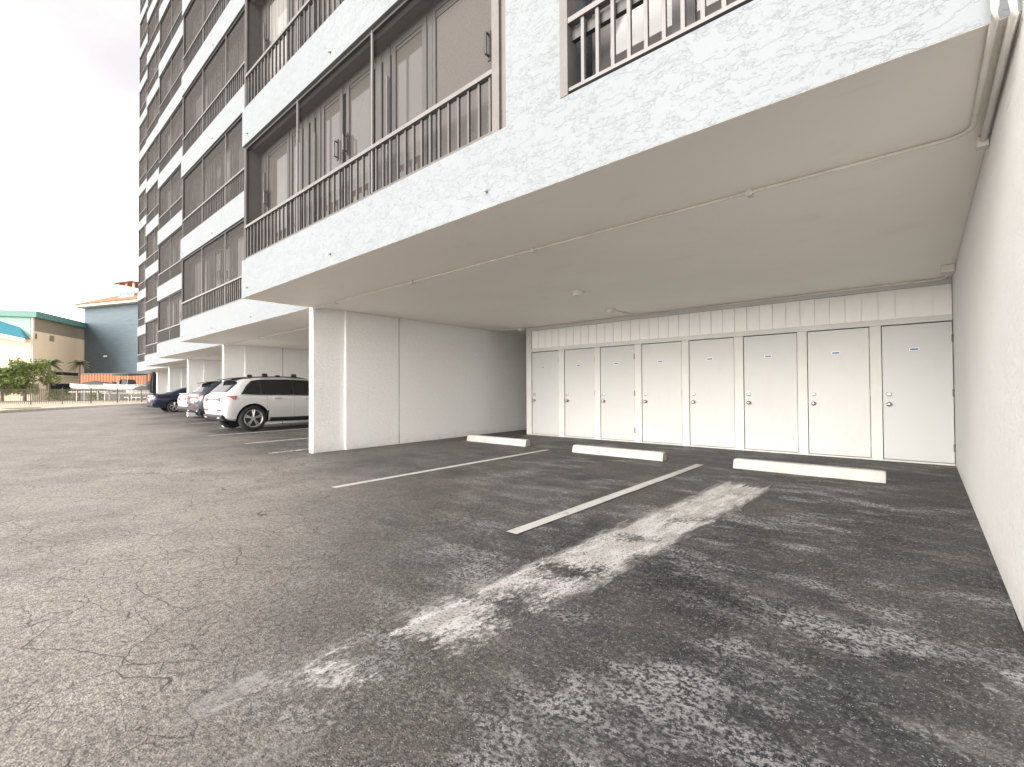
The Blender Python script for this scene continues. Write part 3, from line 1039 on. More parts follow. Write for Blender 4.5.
def wheel(parent, x, y, r_, sg, spokes):
    w_ = .23
    mb = MB()
    n = 28
    prof = [(r_ * .70, -w_ / 2 + .01), (r_ * .74, -w_ / 2), (r_ * .93, -w_ / 2 + .005), (r_, -w_ / 2 + .04), (r_, w_ / 2 - .04), (r_ * .93, w_ / 2 - .005), (r_ * .74, w_ / 2), (r_ * .70, w_ / 2 - .01)]
    for (q, xx) in prof:
        for j in range(n):
            a = 2 * math.pi * j / n
            mb.v.append((xx, q * math.cos(a), q * math.sin(a)))
    for k in range(len(prof)):
        for j in range(n):
            k2 = (k + 1) % len(prof)
            mb.f.append((k * n + j, k * n + (j + 1) % n, k2 * n + (j + 1) % n, k2 * n + j))
    t_ = obj('wheel', MB().tube([(-w_ / 2 + .04, 0, 0), (w_ / 2 - .06, 0, 0)], r_ * .69, 24) if sg > 0 else MB().tube([(-w_ / 2 + .06, 0, 0), (w_ / 2 - .04, 0, 0)], r_ * .69, 24), 'black_plastic', parent, False)
    t_.location = (x - sg * w_ / 2, y, r_)
    obj('tyre', mb, 'rubber', t_, False, True)
    rim = MB()
    xo = sg * (w_ / 2 - .025)
    # outer ring
    for (ra, rb) in ((.62, .70),):
        i0 = len(rim.v)
        for q, xx in ((ra * r_, xo), (rb * r_, xo + sg * .012), (rb * r_, xo - sg * .05), (ra * r_, xo - sg * .05)):
            for j in range(n):
                a = 2 * math.pi * j / n
                rim.v.append((xx, q * math.cos(a), q * math.sin(a)))
        for k in range(4):
            for j in range(n):
                k2 = (k + 1) % 4
                rim.f.append((i0 + k * n + j, i0 + k * n + (j + 1) % n, i0 + k2 * n + (j + 1) % n, i0 + k2 * n + j))
    for k in range(spokes):
        for da in (-.13, .13):
            a = 2 * math.pi * k / spokes + .3
            p0 = (xo, .10 * r_ * math.cos(a), .10 * r_ * math.sin(a))
            p1 = (xo - sg * .005, .65 * r_ * math.cos(a + da), .65 * r_ * math.sin(a + da))
            rim.tube([p0, p1], .022, 5)
    rim.tube([(xo - sg * .03, 0, 0), (xo + sg * .012, 0, 0)], r_ * .16, 14)
    obj('rim', rim, 'rim_alloy', t_, False)
    return t_

def mirror_box(parent, x, y, z, mat):
    for sg in (-1, 1):
        obj('mirror', MB().prism([(y - .05, z - .06), (y + .07, z - .05), (y + .09, z + .05), (y - .05, z + .07)], 'x', sg * x, sg * (x + .17)), mat, parent, False, bevel=.015)

def suv(name, loc, paint_mat, label, roofmat=None, dark_lower=True, bars=True):
    root = empty(name, loc)
    tag(root, label, 'car', 'cars parked in the garage bays')
    tab = [(-2.18, .50, .93, 1.00, .72, .82, .64), (-2.15, .44, .97, 1.04, .80, .87, .67), (-2.08, .36, 1.00, 1.08, .85, .92, .70), (-1.95, .31, 1.01, 1.22, .87, .94, .70),
           (-1.72, .28, 1.02, 1.47, .87, .948, .67), (-1.58, .26, 1.02, 1.525, .87, .95, .66), (-1.2, .24, 1.01, 1.555, .87, .95, .66), (-.4, .23, 1.0, 1.57, .87, .95, .67), (.2, .23, .985, 1.545, .87, .95, .66),
           (.55, .23, .98, 1.45, .87, .95, .65), (1.15, .23, .97, 1.08, .87, .95, .72), (1.35, .24, .94, 1.02, .87, .948, .74), (1.9, .26, .88, .95, .86, .93, .72), (2.18, .28, .80, .87, .82, .87, .66), (2.30, .34, .66, .72, .72, .76, .55), (2.34, .42, .58, .62, .60, .64, .45)]
    car = Car(tab, (-1.42, 1.42), .365, .95)
    body = car.body('body', paint_mat, root)
    P = lambda nm, mb, mat, par=root, sm=True, bv=0: obj(nm, mb, mat, par, False, sm, bv)
    # side windows: three panes each side
    for sg in (1, -1):
        P('window_surround', car.patch([(-1.74, 6.12), (-1.1, 6.05), (.97, 6.05)], [(-1.40, 7.80), (-1.1, 7.95), (.33, 7.95)], .004, (sg,), 24, 4), 'black_plastic')
        P('side_window', car.patch([(-1.66, 6.2), (-1.22, 6.12)], [(-1.38, 7.65), (-1.22, 7.85)], .008, (sg,)), 'car_glass')
        P('side_window', car.patch([(-1.17, 6.12), (-.30, 6.10)], [(-1.17, 7.88), (-.30, 7.90)], .008, (sg,)), 'car_glass')
        P('side_window', car.patch([(-.24, 6.10), (.92, 6.12)], [(-.24, 7.90), (.36, 7.82)], .008, (sg,)), 'car_glass')
        P('window_trim', car.patch([(-1.72, 5.98), (.97, 5.98)], [(-1.72, 6.06), (.97, 6.06)], .008, (sg,), 12, 1), 'rim_alloy')
        P('sill_trim', car.patch([(-.95, 1.35), (.95, 1.35)], [(-.95, 2.25), (.95, 2.25)], .008, (sg,)), 'black_plastic')
        for y in (-1.06, -.27, .93):
            P('door_seam', car.patch([(y, 2.4), (y, 6.0)], [(y + .008, 2.4), (y + .008, 6.0)], .003, (sg,), 8, 1), 'seam_grey')
        for y in (-.78, .12):
            q = car.S(y, 4.75)
            P('door_handle', MB().box(min(sg * (q.x), sg * (q.x + .035)), max(sg * q.x, sg * (q.x + .035)), y - .1, y + .1, q.z - .015, q.z + .02), paint_mat, bv=.008)
        # roof rail and bar feet
        if bars:
            pts = []
            for k in range(9):
                y = -1.55 + k * .22
                q = car.S(y, 8.75)
                pts.append((sg * q.x, y, q.z + (.03 if 0 < k < 8 else .0)))
            P('roof_rail', MB().tube(pts, .016, 6), 'black_plastic')
            for y in (-1.0, -.15):
                q = car.S(y, 8.75)
                P('rack_foot', MB().prism([(y - .09, q.z + .02), (y + .09, q.z + .02), (y + .06, q.z + .13), (y - .06, q.z + .13)], 'x', sg * q.x - .035, sg * q.x + .035), 'black_plastic', sm=False, bv=.01)
        # tail lamp wrapping the corner
        mb = MB()
        cols = [(.40, -2.195, .88, .935), (.60, -2.188, .845, .965), (.80, -2.165, .815, .985), (.885, -2.09, .82, 1.0), (.945, -1.90, .90, 1.01)]
        for (x, y, za, zb) in cols:
            mb.v += [(sg * x, y, za), (sg * x, y, zb), (sg * x * .93, y + .10, zb), (sg * x * .93, y + .10, za)]
        for k in range(len(cols) - 1):
            for j in range(4):
                mb.f.append((k * 4 + j, k * 4 + (j + 1) % 4, k * 4 + 4 + (j + 1) % 4, k * 4 + 4 + j))
        mb.f += [(0, 1, 2, 3), tuple(len(mb.v) - 4 + j for j in range(4))]
        P('tail_light', mb, 'lamp_red', sm=False)
        P('reflector', MB().prism([(sg * .42, -2.20), (sg * .70, -2.19), (sg * .83, -2.14), (sg * .83, -2.09), (sg * .42, -2.12)], 'z', .59, .635), 'lamp_red', sm=False)
    # rear window, spoiler, bumper, plate
    P('rear_window', car.patch([(-2.05, 7.9), (-2.05, 10.98)], [(-1.76, 7.95), (-1.76, 10.98)], .012, (1, -1), 8, 4), 'car_glass')
    P('windscreen', car.patch([(1.13, 8.2), (1.13, 10.98)], [(.60, 8.3), (.60, 10.98)], .01, (1, -1), 8, 4), 'car_glass')
    P('spoiler', MB().prism([(-1.90, 1.455), (-1.50, 1.52), (-1.50, 1.555), (-1.89, 1.495)], 'x', -.60, .60), 'black_plastic', sm=False, bv=.01)
    P('rear_skirt', MB().prism([(-2.20, .42), (-2.13, .31), (-1.86, .29), (-1.86, .48), (-2.195, .48)], 'x', -.78, .78), 'black_plastic', sm=False, bv=.02)
    P('number_plate', MB().box(-.16, .16, -2.198, -2.182, .70, .87), 'plate_white', sm=False)
    P('tailgate_handle', MB().box(-.36, .36, -2.202, -2.17, .90, .925), 'black_plastic', sm=False, bv=.005)
    for sg in (-1, 1):
        P('exhaust', MB().box(sg * .55 - .09, sg * .55 + .09, -2.205, -2.15, .37, .41), 'rim_alloy', sm=False, bv=.01)
        P('headlight', car.patch([(2.02, 5.2), (2.24, 5.2)], [(2.02, 6.3), (2.24, 6.3)], .01, (sg,), 6, 3), 'rim_alloy')
    P('grille', MB().box(-.45, .45, 2.30, 2.36, .42, .70), 'black_plastic', sm=False, bv=.02)
    mirror_box(root, .93, .78, 1.06, paint_mat)
    for ay in (-1.42, 1.42):
        for sg in (-1, 1):
            wheel(root, sg * .945, ay, .365, sg, 5)
    return root

def sedan(name, loc, paint_mat, label):
    root = empty(name, loc)
    tag(root, label, 'car', 'cars parked in the garage bays')
    tab = [(-2.36, .48, .84, .90, .66, .76, .60), (-2.32, .42, .90, .98, .76, .83, .66), (-2.22, .34, .94, 1.02, .80, .88, .68), (-1.75, .24, .93, 1.05, .84, .905, .66), (-1.55, .22, .92, 1.08, .84, .91, .62),
           (-.85, .20, .91, 1.37, .84, .91, .56), (-.45, .20, .90, 1.42, .84, .91, .565), (.15, .20, .90, 1.42, .84, .91, .57), (.5, .20, .89, 1.34, .84, .91, .57), (1.2, .20, .87, .96, .84, .91, .66), (1.9, .22, .80, .86, .82, .89, .68), (2.25, .26, .70, .75, .76, .82, .60), (2.38, .36, .58, .62, .62, .66, .45)]
    car = Car(tab, (-1.40, 1.42), .335, .91)
    car.body('body', paint_mat, root)
    P = lambda nm, mb, mat, sm=True, bv=0: obj(nm, mb, mat, root, False, sm, bv)
    for sg in (1, -1):
        P('side_window', car.patch([(-1.22, 6.15), (-.32, 6.12)], [(-.80, 7.85), (-.32, 7.88)], .008, (sg,)), 'car_glass')
        P('side_window', car.patch([(-.26, 6.12), (.92, 6.15)], [(-.26, 7.88), (.42, 7.82)], .008, (sg,)), 'car_glass')
        for y in (-1.05, -.29, .95):
            P('door_seam', car.patch([(y, 2.4), (y, 6.0)], [(y + .012, 2.4), (y + .012, 6.0)], .003, (sg,), 8, 1), 'black_plastic')
        mb = MB()
        cols = [(.36, -2.372, .78, .88), (.62, -2.36, .76, .90), (.80, -2.31, .76, .92), (.87, -2.15, .82, .92)]
        for (x, y, za, zb) in cols:
            mb.v += [(sg * x, y, za), (sg * x, y, zb), (sg * x * .92, y + .10, zb), (sg * x * .92, y + .10, za)]
        for k in range(len(cols) - 1):
            for j in range(4):
                mb.f.append((k * 4 + j, k * 4 + (j + 1) % 4, k * 4 + 4 + (j + 1) % 4, k * 4 + 4 + j))
        mb.f += [(0, 1, 2, 3), tuple(len(mb.v) - 4 + j for j in range(4))]
        P('tail_light', mb, 'lamp_red', False)
        P('headlight', car.patch([(2.0, 5.2), (2.24, 5.2)], [(2.0, 6.3), (2.24, 6.3)], .01, (sg,), 6, 3), 'rim_alloy')
    P('rear_window', car.patch([(-1.50, 8.1), (-1.50, 10.98)], [(-.90, 8.15), (-.90, 10.98)], .012, (1, -1), 8, 4), 'car_glass')
    P('windscreen', car.patch([(1.16, 8.2), (1.16, 10.98)], [(.56, 8.3), (.56, 10.98)], .01, (1, -1), 8, 4), 'car_glass')
    P('rear_skirt', MB().prism([(-2.39, .40), (-2.32, .28), (-2.0, .26), (-2.0, .48), (-2.385, .50)], 'x', -.76, .76), 'black_plastic', False, .02)
    P('number_plate', MB().box(-.16, .16, -2.376, -2.362, .62, .78), 'plate_white', False)
    P('boot_spoiler', MB().prism([(-2.33, 1.02), (-2.10, 1.03), (-2.10, 1.05), (-2.34, 1.065)], 'x', -.62, .62), paint_mat, False, .006)
    mirror_box(root, .88, .75, .95, paint_mat)
    for ay in (-1.40, 1.42):
        for sg in (-1, 1):
            wheel(root, sg * .90, ay, .335, sg, 5)
    return root

suv('parked_suv', (-15.27, 6.55, G(6.55)), 'paint_white', 'white SUV with black roof rack feet parked behind the nearest partition wall')
suv('parked_suv', (-21.35, 7.62, G(7.6)), 'paint_slate', 'slate blue SUV parked between the white SUV and the white sedan')
sedan('parked_sedan', (-24.05, 8.10, G(8.1)), 'paint_white', 'white sedan parked between the slate SUV and the navy sedan')
sedan('parked_sedan', (-32.7, 8.62, G(8.5)), 'paint_navy', 'navy sedan parked farthest down the row of garage bays')

# ------------------------------------------------------------------ projection helper for far things: real positions from bearings and distances
def at(px, py, depth):
    dv = fw + rt2 * ((px - 512) / 466.6) + up2 * (-(py - 383.5) / 466.6)
    return EYE + dv * depth
def hd(px, depth):
    q = at(px, 392, depth)
    return Vector((q.x, q.y, 0))

# ------------------------------------------------------------------ closed patio umbrella at the far end
plain('umbrella_cloth', (0.018, 0.018, 0.022), 0.85)
UX, UY = hd(153.6, 37).x, hd(153.6, 37).y
e = empty('patio_umbrella', (UX, UY, 0))
tag(e, 'closed black patio umbrella beyond the far end of the building', 'umbrella')
obj('pole', MB().tube([(UX, UY, 0), (UX, UY, 2.95)], .03, 8), 'frame_grey', e)
mb = MB()
n = 16
prof = [(.10, 1.05), (.24, 1.2), (.27, 1.5), (.23, 1.9), (.16, 2.4), (.08, 2.75), (.02, 2.9)]
for (q, z) in prof:
    for j in range(n):
        a = 2 * math.pi * j / n
        rr = q * (1.12 if j % 2 else .82)
        mb.v.append((UX + rr * math.cos(a), UY + rr * math.sin(a), z))
for k in range(len(prof) - 1):
    for j in range(n):
        mb.f.append((k * n + j, k * n + (j + 1) % n, k * n + n + (j + 1) % n, k * n + n + j))
obj('canopy', mb, 'umbrella_cloth', e)
obj('base', MB().tube([(UX, UY, -.05), (UX, UY, .08)], .28, 16), 'kerb_concrete', e)

# ------------------------------------------------------------------ fence along the verge
plain('fence_metal', (0.17, 0.15, 0.12), 0.6, 0.3)
A, B = Vector((-57.0, -10, .05)), Vector((-66.5, 16.5, .05))
fe = empty('picket_fence', tuple(A))
tag(fe, 'grey metal picket fence along the sandy verge', 'fence')
D = (B - A)
LEN = D.length
d = D.normalized()
FH = 1.45
for k in range(0, int(LEN / 2.3) + 1):
    q = A + d * k * 2.3
    obj('post', MB().box(q.x - .04, q.x + .04, q.y - .04, q.y + .04, .05, .05 + FH + .1), 'fence_metal', fe)
for z in (.25, FH - .12):
    qn = Vector((-d.y, d.x, 0)) * .02
    mb = MB()
    mb.v = [tuple(q + o_ + Vector((0, 0, zz))) for zz in (z, z + .05) for q, o_ in ((A, -qn), (B, -qn), (B, qn), (A, qn))]
    mb.f = [(0, 1, 2, 3), (4, 5, 6, 7), (0, 1, 5, 4), (1, 2, 6, 5), (2, 3, 7, 6), (3, 0, 4, 7)]
    obj('rail', mb, 'fence_metal', fe)
mb = MB()
k = 0.12
while k < LEN:
    q = A + d * k
    mb.box(q.x - .02, q.x + .02, q.y - .02, q.y + .02, .12, .05 + FH)
    k += .13
tag(obj('pickets', mb, 'fence_metal', fe), kind='stuff')

# ------------------------------------------------------------------ boats on trailers behind the fence
plain('gelcoat', (0.48, 0.48, 0.46), 0.25)
plain('boat_cover', (0.05, 0.055, 0.06), 0.8)
plain('boat_canvas', (0.03, 0.03, 0.035), 0.85)
plain('boat_stripe', (0.30, 0.31, 0.33), 0.4)
plain('trailer_steel', (0.30, 0.30, 0.30), 0.5, 0.6)
def boat(p0, p1, zk, label, cover, ttop, hgt=.85):
    a, b = Vector(p0), Vector(p1)
    Lb = (b - a).length
    rz = math.atan2((b - a).y, (b - a).x)
    e = empty('boat', (a.x, a.y, 0), rz)
    tag(e, label, 'boat', 'boats stored behind the fence')
    mb = MB()
    stn = [(0, .85, 0, 0), (.15, .95, 0, 0), (.45, 1.0, 0, .02), (.7, .85, .06, .08), (.88, .5, .25, .16), (1.0, .05, .62, .24)]
    hw = .16 * Lb
    for (t_, w_, kz, sz) in stn:
        x = t_ * Lb
        w_ *= hw
        zt = zk + hgt + sz
        mb.v += [(x, 0, zk + kz * hgt), (x, w_ * .8, zk + .25 + kz * hgt * .6), (x, w_, zt), (x, w_ * .93, zt + .02), (x, -w_ * .93, zt + .02), (x, -w_, zt), (x, -w_ * .8, zk + .25 + kz * hgt * .6)]
    for k in range(len(stn) - 1):
        for j in range(7):
            mb.f.append((k * 7 + j, k * 7 + (j + 1) % 7, k * 7 + 7 + (j + 1) % 7, k * 7 + 7 + j))
    mb.f += [tuple(range(7)), tuple((len(stn) - 1) * 7 + j for j in range(7))]
    obj('hull', mb, 'gelcoat', e, False)
    obj('rub_rail', MB().box(.1, Lb * .62, -hw * 1.02, hw * 1.02, zk + hgt - .10, zk + hgt - .03), 'boat_stripe', e, False)
    if cover:
        mb = MB()
        for k, (t_, w_, h_) in enumerate(((.02, .85, .1), (.12, .98, .38), (.4, 1.0, .55), (.6, .9, .4), (.72, .75, .12))):
            x = t_ * Lb
            for q in range(7):
                a_ = math.pi * q / 6
                mb.v.append((x, hw * w_ * math.cos(a_), zk + hgt + .0 + h_ * math.sin(a_)))
        for k in range(4):
            for j in range(6):
                mb.f.append((k * 7 + j, k * 7 + j + 1, k * 7 + 8 + j, k * 7 + 7 + j))
        mb.f += [tuple(range(7)), tuple(28 + j for j in range(7))]
        obj('cover', mb, 'boat_cover', e, False)
    if ttop:
        for sx in (.30, .52):
            for sy in (-.6, .6):
                obj('top_post', MB().tube([(sx * Lb, sy * hw, zk + hgt), (sx * Lb, sy * hw * .9, zk + hgt + 1.25)], .03, 6), 'trailer_steel', e, False)
        obj('canopy', MB().prism([(.20 * Lb, zk + hgt + 1.25), (.60 * Lb, zk + hgt + 1.22), (.58 * Lb, zk + hgt + 1.38), (.24 * Lb, zk + hgt + 1.42)], 'y', -hw * .8, hw * .8), 'boat_canvas', e, False, bevel=.03)
        obj('console', MB().prism([(.36 * Lb, zk + hgt - .1), (.50 * Lb, zk + hgt - .1), (.47 * Lb, zk + hgt + .7), (.38 * Lb, zk + hgt + .6)], 'y', -hw * .4, hw * .4), 'boat_cover', e, False)
        obj('windscreen', MB().prism([(.50 * Lb, zk + hgt + .1), (.56 * Lb, zk + hgt + .1), (.49 * Lb, zk + hgt + .7), (.48 * Lb, zk + hgt + .7)], 'y', -hw * .5, hw * .5), 'car_glass', e, False)
    obj('outboard', MB().prism([(-.55, zk + hgt + .35), (-.05, zk + hgt + .45), (-.05, zk + .2), (-.2, zk - .2), (-.35, zk - .2), (-.35, zk + hgt - .2)], 'y', -.16, .16), 'boat_canvas', e, False, bevel=.03)
    tr = MB().box(.3, Lb * .95, -.5, -.42, zk - .25, zk - .12).box(.3, Lb * .95, .42, .5, zk - .25, zk - .12)
    for sx in (.25, .75):
        tr.box(sx * Lb - .05, sx * Lb + .05, -.6, .6, zk - .24, zk - .13).box(sx * Lb - .06, sx * Lb + .06, -.6, -.5, -.3, zk - .1).box(sx * Lb - .06, sx * Lb + .06, .5, .6, -.3, zk - .1)
    obj('cradle', tr, 'trailer_steel', e, False)
boat(hd(112, 63), hd(70, 63), 1.45, 'white boat under a low dark cover, left of the dark topped boat behind the fence', True, False, .75)
boat(hd(148, 58), hd(104, 61), 1.25, 'pale boat with a dark canopy top in front of the orange shed', False, True, .85)
boat(hd(152, 54), hd(126, 54), .75, 'small pale boat lowest of the three behind the fence', True, False, .6)

# ------------------------------------------------------------------ orange shed
t = NT('orange_sheet')
p = t.OC()
x_, y_, z_ = t.xyz(p)
c = t.mix(t.step(t.noise(p, 0.8, 4), 0.3, 0.7), (0.27, 0.095, 0.03), (0.33, 0.12, 0.042))
M['orange_sheet'] = t.fin(c, 0.6)
def local_thing(name, pA, pB, label, cat):
    a, b = Vector(pA), Vector(pB)
    rz = math.atan2((b - a).y, (b - a).x)
    e = empty(name, (a.x, a.y, 0), rz)
    tag(e, label, cat)
    return e, (b - a).length
e, W = local_thing('boat_shed', hd(80.5, 82), hd(150, 82), 'low orange sheet metal shed in front of the blue building', 'shed')
z0, z1 = 2.35, 4.45
obj('wall', MB().box(0, W, .02, 6, -.3, z0 - .02), 'frame_grey', e, False)
obj('fascia_core', MB().box(.02, W - .02, .03, 6, z0, z1 - .05), 'orange_sheet', e, False)
nsh = 24
for k in range(nsh):
    part(('osh', round(W / nsh, 3)), 'sheet', lambda: MB().prism([(0, .02), (.12, -.04), (W / nsh - .12, -.04), (W / nsh - .0, .02)], 'z', z0, z1), 'orange_sheet', e).location = (k * W / nsh, 0, 0)
for o in e.children:
    if o.name.startswith('sheet'):
        o.matrix_parent_inverse = Matrix()
obj('roof_edge', MB().box(-.1, W + .1, -.12, 6.1, z1, z1 + .14), 'frame_dark', e, False)
obj('corner_post', MB().box(W - .75, W - .5, -.1, -.05, -.3, z1), 'frame_dark', e, False)

# ------------------------------------------------------------------ blue building with a tiled roof and a lookout
t = NT('blue_siding')
p = t.OC()
x_, y_, z_ = t.xyz(p)
c = t.mix(t.step(t.noise(t.map(p, (.4, .4, 2)), 1.0, 4), 0.3, 0.7), (0.075, 0.108, 0.132), (0.092, 0.128, 0.152))
ln = t.math('FRACT', t.math('MULTIPLY', z_, 2.2))
t.bump(ln, 0.4, 0.05)
M['blue_siding'] = t.fin(c, 0.7)
plain('tile_orange', (0.32, 0.16, 0.09), 0.8, 0, 0.3, 0.15, 2)
plain('fascia_cream', (0.75, 0.68, 0.56), 0.7)
plain('rail_green', (0.25, 0.42, 0.38), 0.6)
dep = 112
e, W0 = local_thing('blue_building', hd(84, dep), hd(139, dep - 6), 'tall blue sided building with an orange hipped roof and a small lookout', 'building')
W = W0 + 6
zt = at(100, 308, dep).z
obj('wall', MB().box(0, W, 0, 14, -.35, zt), 'blue_siding', e, False)
obj('eave', MB().box(-1.7, W + 1.7, -1.7, 15.7, zt + .002, zt + .50), 'fascia_cream', e, False)
mb = MB()
x0, x1, y0, y1 = -2.0, W + 2.0, -2.0, 16
zr0, zr1 = zt + .56, zt + 4.6
mb.v = [(x0, y0, zr0), (x1, y0, zr0), (x1, y1, zr0), (x0, y1, zr0), (x0 + 9, 6.2, zr1), (x1 - 7, 6.2, zr1), (x1 - 7, 7.8, zr1), (x0 + 9, 7.8, zr1)]
mb.f = [(0, 1, 2, 3), (4, 5, 6, 7), (0, 1, 5, 4), (1, 2, 6, 5), (2, 3, 7, 6), (3, 0, 4, 7)]
rf = obj('roof', mb, 'tile_orange', e, False)
cx0, cx1 = 10.0, 15.0
zl = zt + 1.5
obj('lookout_floor', MB().box(cx0, cx1, 1.2, 7.0, zl, zl + .9), 'fascia_cream', e, False)
for x in (cx0 + .1, (cx0 + cx1) / 2, cx1 - .1):
    for y in (1.3, 6.9):
        obj('lookout_post', MB().box(x - .13, x + .13, y - .13, y + .13, zl + .9, zl + 3.9), 'fascia_cream', e, False)
rl = obj('lookout_railing', MB().box(cx0, cx1, 1.15, 1.25, zl + 1.9, zl + 2.05).box(cx0, cx1, 6.95, 7.05, zl + 1.9, zl + 2.05), 'rail_green', e, False)
mb = MB()
for k in range(20):
    x = cx0 + .2 + k * (cx1 - cx0 - .4) / 19
    mb.box(x - .05, x + .05, 1.16, 1.24, zl + .9, zl + 1.9)
tag(obj('bars', mb, 'rail_green', rl, False), kind='stuff')
mb = MB()
mb.v = [(cx0 - 1.2, 0, zl + 3.9), (cx1 + 1.2, 0, zl + 3.9), (cx1 + 1.2, 8.2, zl + 3.9), (cx0 - 1.2, 8.2, zl + 3.9), ((cx0 + cx1) / 2, 4.1, zl + 4.8)]
mb.f = [(0, 1, 2, 3), (0, 1, 4), (1, 2, 4), (2, 3, 4), (3, 0, 4)]
plain('tile_tan', (0.34, 0.20, 0.13), 0.8)
obj('lookout_roof', mb, 'tile_tan', e, False)
wl_ = at(115, 357, dep)
obj('wall_light', MB().box(7.2, 8.2, -.3, -.02, wl_.z - .18, wl_.z + .18), 'plaque_white', e, False, bevel=.05)

# ------------------------------------------------------------------ beige building with a teal roof
t = NT('beige_render')
p = t.OC()
c = t.mix(t.step(t.noise(t.map(p, (.5, .5, .25)), 1.0, 5), 0.3, 0.7), (0.84, 0.67, 0.47), (0.88, 0.72, 0.54))
M['beige_render'] = t.fin(c, 0.85)
plain('beige_dark', (0.30, 0.25, 0.19), 0.85)
plain('teal_metal', (0.13, 0.27, 0.24), 0.5)
plain('blue_metal', (0.045, 0.21, 0.28), 0.5)
plain('pale_teal', (0.30, 0.46, 0.38), 0.6)
pc = hd(32, 96)
pr_ = hd(86, 114)
e, W = local_thing('beige_building', pc, pr_, 'beige building with a teal metal roof and a blue slope at left', 'building')
zt = at(32, 311, 96).z
obj('wall', MB().box(0, W, 0, 20, -.35, zt - 1.3), 'beige_render', e, False)
obj('gable_panel', MB().box(-.12, -.06, .35, 19.9, zt - 5.2, zt - 1.33), 'pale_teal', e, False)
obj('upper_band', MB().box(.4, W, -.06, -.003, zt - 4.0, zt - 1.35), 'beige_dark', e, False)
obj('corner_post', MB().box(-.05, .38, -.08, .3, -.35, zt - 1.32), 'fascia_cream', e, False)
obj('eave', MB().box(-.6, W + .6, -.9, 20, zt - 1.28, zt), 'teal_metal', e, False)
nrb = 30
for k in range(nrb):
    o = obj('roof_rib', MB().box(k * W / nrb, k * W / nrb + .12, -.96, -.9, zt - 1.28, zt), 'teal_metal', e, False)
obj('vent', MB().box(5.2, 6.6, -.1, -.01, zt - 5.6, zt - 4.4), 'beige_dark', e, False)
obj('opening', MB().box(4.6, W - .3, -.05, -.008, 5.2, 5.9), 'gap_dark', e, False)
obj('ledge', MB().box(4.4, W, -.5, -.01, 4.85, 5.15), 'fascia_cream', e, False)
obj('garage_opening', MB().box(4.4, 12.5, -.07, -.009, .8, 3.3), 'gap_dark', e, False)
obj('small_window', MB().box(.7, 1.1, -.09, -.062, zt - 5.6, zt - 4.5), 'frame_dark', e, False)
# left wing
e2, W2 = local_thing('beige_wing', hd(-34, 92), hd(30.4, 95.5), 'lower beige wing with a bright blue roof slope at the left edge', 'building')
zw = at(10, 337, 92).z
obj('wall', MB().box(0, W2 - .2, .4, 16, -.35, zw), 'beige_render', e2, False)
mb = MB()
zhi = zt - .1
mb.v = [(W2 - .3, -1.2, zw), (-.5, -1.2, zw + 2.4), (-.5, 3.0, zhi + 1.6), (W2 * .53, 3.0, zhi), (W2 - .3, 4.5, zw), (-.5, 4.5, zw)]
mb.f = [(0, 1, 2, 3), (0, 3, 4), (4, 3, 2, 5), (0, 4, 5, 1), (1, 5, 2)]
obj('roof', mb, 'blue_metal', e2, False)
obj('eave_board', MB().prism([(W2 - .3, zw - .9), (-.5, zw + 1.5), (-.5, zw + 2.35), (W2 - .3, zw - .05)], 'y', -1.35, -1.22), 'fascia_cream', e2, False)
obj('balcony_wall', MB().box(-.5, W2 * .77, -2.2, -1.9, 5.6, 8.4), 'fascia_cream', e2, False)
obj('balcony_floor', MB().box(-.5, W2 * .77, -1.9, .38, 5.5, 5.7), 'beige_dark', e2, False)
for k in range(3):
    obj('window', MB().box(3 + 3.2 * k, 4.5 + 3.2 * k, .32, .39, 1.2, 3.2), 'frame_dark', e2, False)

# ------------------------------------------------------------------ trees
t = NT('leaf_green')
p = t.P()
c = t.mix(t.step(t.noise(p, 0.9, 3), 0.35, 0.65), (0.09, 0.14, 0.03), (0.20, 0.235, 0.07))
t.b.inputs['Subsurface Weight'].default_value = 0.0
M['leaf_green'] = t.fin(c, 0.6)
t = NT('palm_green')
p = t.P()
c = t.mix(t.step(t.noise(p, 1.5, 3), 0.35, 0.65), (0.08, 0.10, 0.035), (0.16, 0.17, 0.07))
M['palm_green'] = t.fin(c, 0.55)
plain('bark', (0.17, 0.135, 0.10), 0.9, 0, 0.2, 0.25, 4)

